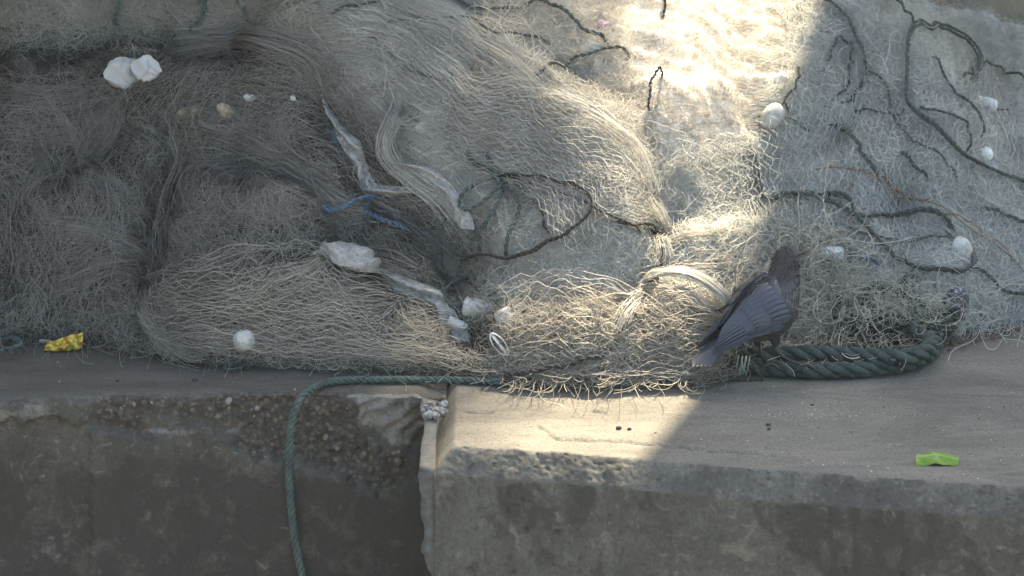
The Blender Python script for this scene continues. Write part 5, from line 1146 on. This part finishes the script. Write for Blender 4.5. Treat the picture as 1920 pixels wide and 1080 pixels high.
for s in (-1, 1):
    mb = MB()
    # smooth shoulder shell
    nu_, nv_ = 30, 16; u = np.linspace(0, 1, nu_)[:, None]; v = np.linspace(0, 1, nv_)[None]
    xx = .086-.135*u+0*v; ri = np.interp(xx, S_[::-1, 0][::-1], S_[:, 2]) if False else np.interp(xx[:, 0], S_[:45, 0], S_[:45, 2])[:, None]; rz = np.interp(xx[:, 0], S_[:45, 0], S_[:45, 3])[:, None]; zc = np.interp(xx[:, 0], S_[:45, 0], S_[:45, 1])[:, None]
    env_ = np.sin(np.clip(u*1.0, 0, 1)*math.pi*.5+.35)**.5*np.sin(np.clip(u+.06, 0, 1)*math.pi*.5)**.3
    an = np.pi/2-(.30+(1.45*env_)*v)
    k_ = 1.07+.06*np.sin(v*math.pi)
    T = np.stack([xx-.012*v, s*np.cos(an)*ri*k_+s*.002, zc+np.sin(an)*rz*k_], -1); In = T*1.0; In[..., 1] -= s*.006; In[..., 2] -= .003
    W = np.concatenate([T.reshape(-1, 3), In.reshape(-1, 3)]); f = grid_faces(nu_, nv_); r_ = np.r_[np.arange(nv_), np.arange(1, nu_)*nv_+nv_-1, (nu_-1)*nv_+np.arange(nv_-2, -1, -1), np.arange(nu_-2, 0, -1)*nv_]
    mb.add(cw(W), [f, f[:, ::-1]+nu_*nv_, np.stack([r_, np.roll(r_, -1), np.roll(r_, -1)+nu_*nv_, r_+nu_*nv_], 1)], .35)
    # covert rows, then long flight feathers folded toward the rump
    for row, (x0, L, w0, cnt, a0, a1, rn) in enumerate(((.060, .050, .011, 8, .35, 1.65, .5), (.030, .060, .011, 8, .35, 1.75, .55), (.004, .085, .0115, 8, .35, 1.70, .62))):
        for q in range(cnt):
            f_ = q/(cnt-1); a_ = a0+(a1-a0)*f_; x_ = x0-.010*f_
            y_ = math.sin(a_)*float(np.interp(x_, S_[:45, 0], S_[:45, 2]))*(1.13+.02*row); z_ = float(np.interp(x_, S_[:45, 0], S_[:45, 1]))+math.cos(a_)*float(np.interp(x_, S_[:45, 0], S_[:45, 3]))*(1.13+.02*row)
            tx = x_-L; a2 = a_*.80; y2 = math.sin(a2)*(float(np.interp(tx, S_[:45, 0], S_[:45, 2]))*1.1+.010); z2 = float(np.interp(tx, S_[:45, 0], S_[:45, 1]))+math.cos(a2)*(float(np.interp(tx, S_[:45, 0], S_[:45, 3]))*1.1+.008)
            feather(mb, (x_, s*y_, z_), (tx, s*y2, z2), w0, np.array([0, s*math.sin(a_), math.cos(a_)]), .003, rn+RNG.normal(0, .03))
    for q in range(8):
        f_ = q/7; a_ = .55+1.15*f_
        y_ = math.sin(a_)*.056; z_ = -.004+math.cos(a_)*.052
        feather(mb, (.0, s*y_, z_), (-.118-.030*f_+.02*(1-f_), s*(.012+.020*f_), .020-.020*f_), .0105, np.array([0, s*math.sin(a_), math.cos(a_)]), .008, .6+.04*(q % 2)+RNG.normal(0, .05), 18)
    mb.build('wing', m_wing, crow)
mb = MB()
for q in range(9):
    f_ = q/8*2-1; feather(mb, (-.062, f_*.012, .004-.002*abs(f_)), (-.190+.020*abs(f_), f_*.036, -.014-.004*abs(f_)), .0105, np.array([0, f_*.25, 1.]), .002, .5+.05*(q % 2), 18)
mb.build('tail', m_wing, crow)
# bill turned forward and a little down
hd = np.array([.154, 0, .066]); bd = np.array([.80, .35, -.42]); bd /= np.linalg.norm(bd)
u = np.linspace(0, 1, 16); mb = MB()
P = hd+bd*(.004+.056*u)[:, None]+np.array([0, 0, -1])*(.006*u**2.2)[:, None]
mb.tubes(cw(P)[None], (SCL*.0088*(1-u**1.5*.93))[None], 14, caps=True); P2 = P[:14]-np.array([0, 0, .0035]); mb.tubes(cw(P2)[None], (SCL*.0062*(1-u[:14]**1.4*.95))[None], 12, caps=True)
mb.build('bill', m_bill, crow)
for s in (-1, 1):
    V, F = lathe([(-math.cos(a), math.sin(a)) for a in np.linspace(.02, math.pi-.02, 12)], 14); mb = MB(); mb.add(cw(V*.0046+np.array([.149, s*.0235, .072])), F); mb.build('eye', m_eye, crow)
for s, foot, knee in ((-1, on_z(1506, 690, .048), None), (1, on_z(1440, 690, .048), None)):
    mb = MB(); hip = cw([(.001, s*.025, -.084)])[0]; foot = foot+0
    mid = hip*.5+foot*.5+np.array([-.006, -.006, 0])
    mb.tubes(catmull([hip, mid, foot+(0, 0, .006)], 12)[None], np.interp(np.arange(12), [0, 3, 11], [.0052, .0036, .0040])[None], 9, caps=True)
    h0 = np.array([Fv[0], Fv[1], 0]); h0 /= np.linalg.norm(h0); l0 = np.array([-h0[1], h0[0], 0])
    for an, L in ((0, .040), (.5, .034), (-.5, .034), (math.pi, .026)):
        d = h0*math.cos(an)+l0*math.sin(an); P = catmull([foot+(0, 0, .005), foot+d*L*.35+(0, 0, .008), foot+d*L*.7+(0, 0, .000), foot+d*L+(0, 0, -.006)], 12)
        mb.tubes(P[None], np.interp(np.arange(12), [0, 8, 11], [.0034, .0026, .0006])[None], 7, caps=True)
    mb.build('leg', m_bill, crow)

# ------------------------------------------------------------------ dusty air
m = bpy.data.materials.new('dusty_air'); m.use_nodes = True; t = m.node_tree; t.nodes.remove(t.nodes['Principled BSDF'])
pv = t.nodes.new('ShaderNodeVolumePrincipled'); pv.inputs['Color'].default_value = (.84, .93, .98, 1); pv.inputs['Density'].default_value = .0007; pv.inputs['Anisotropy'].default_value = .3
t.links.new(pv.outputs[0], t.nodes['Material Output'].inputs['Volume'])
mb = MB(); box(mb, -61, 61, -61, 61, -2.45, 4.4); tag(mb.build('haze', m, smooth=False), kind='stuff')
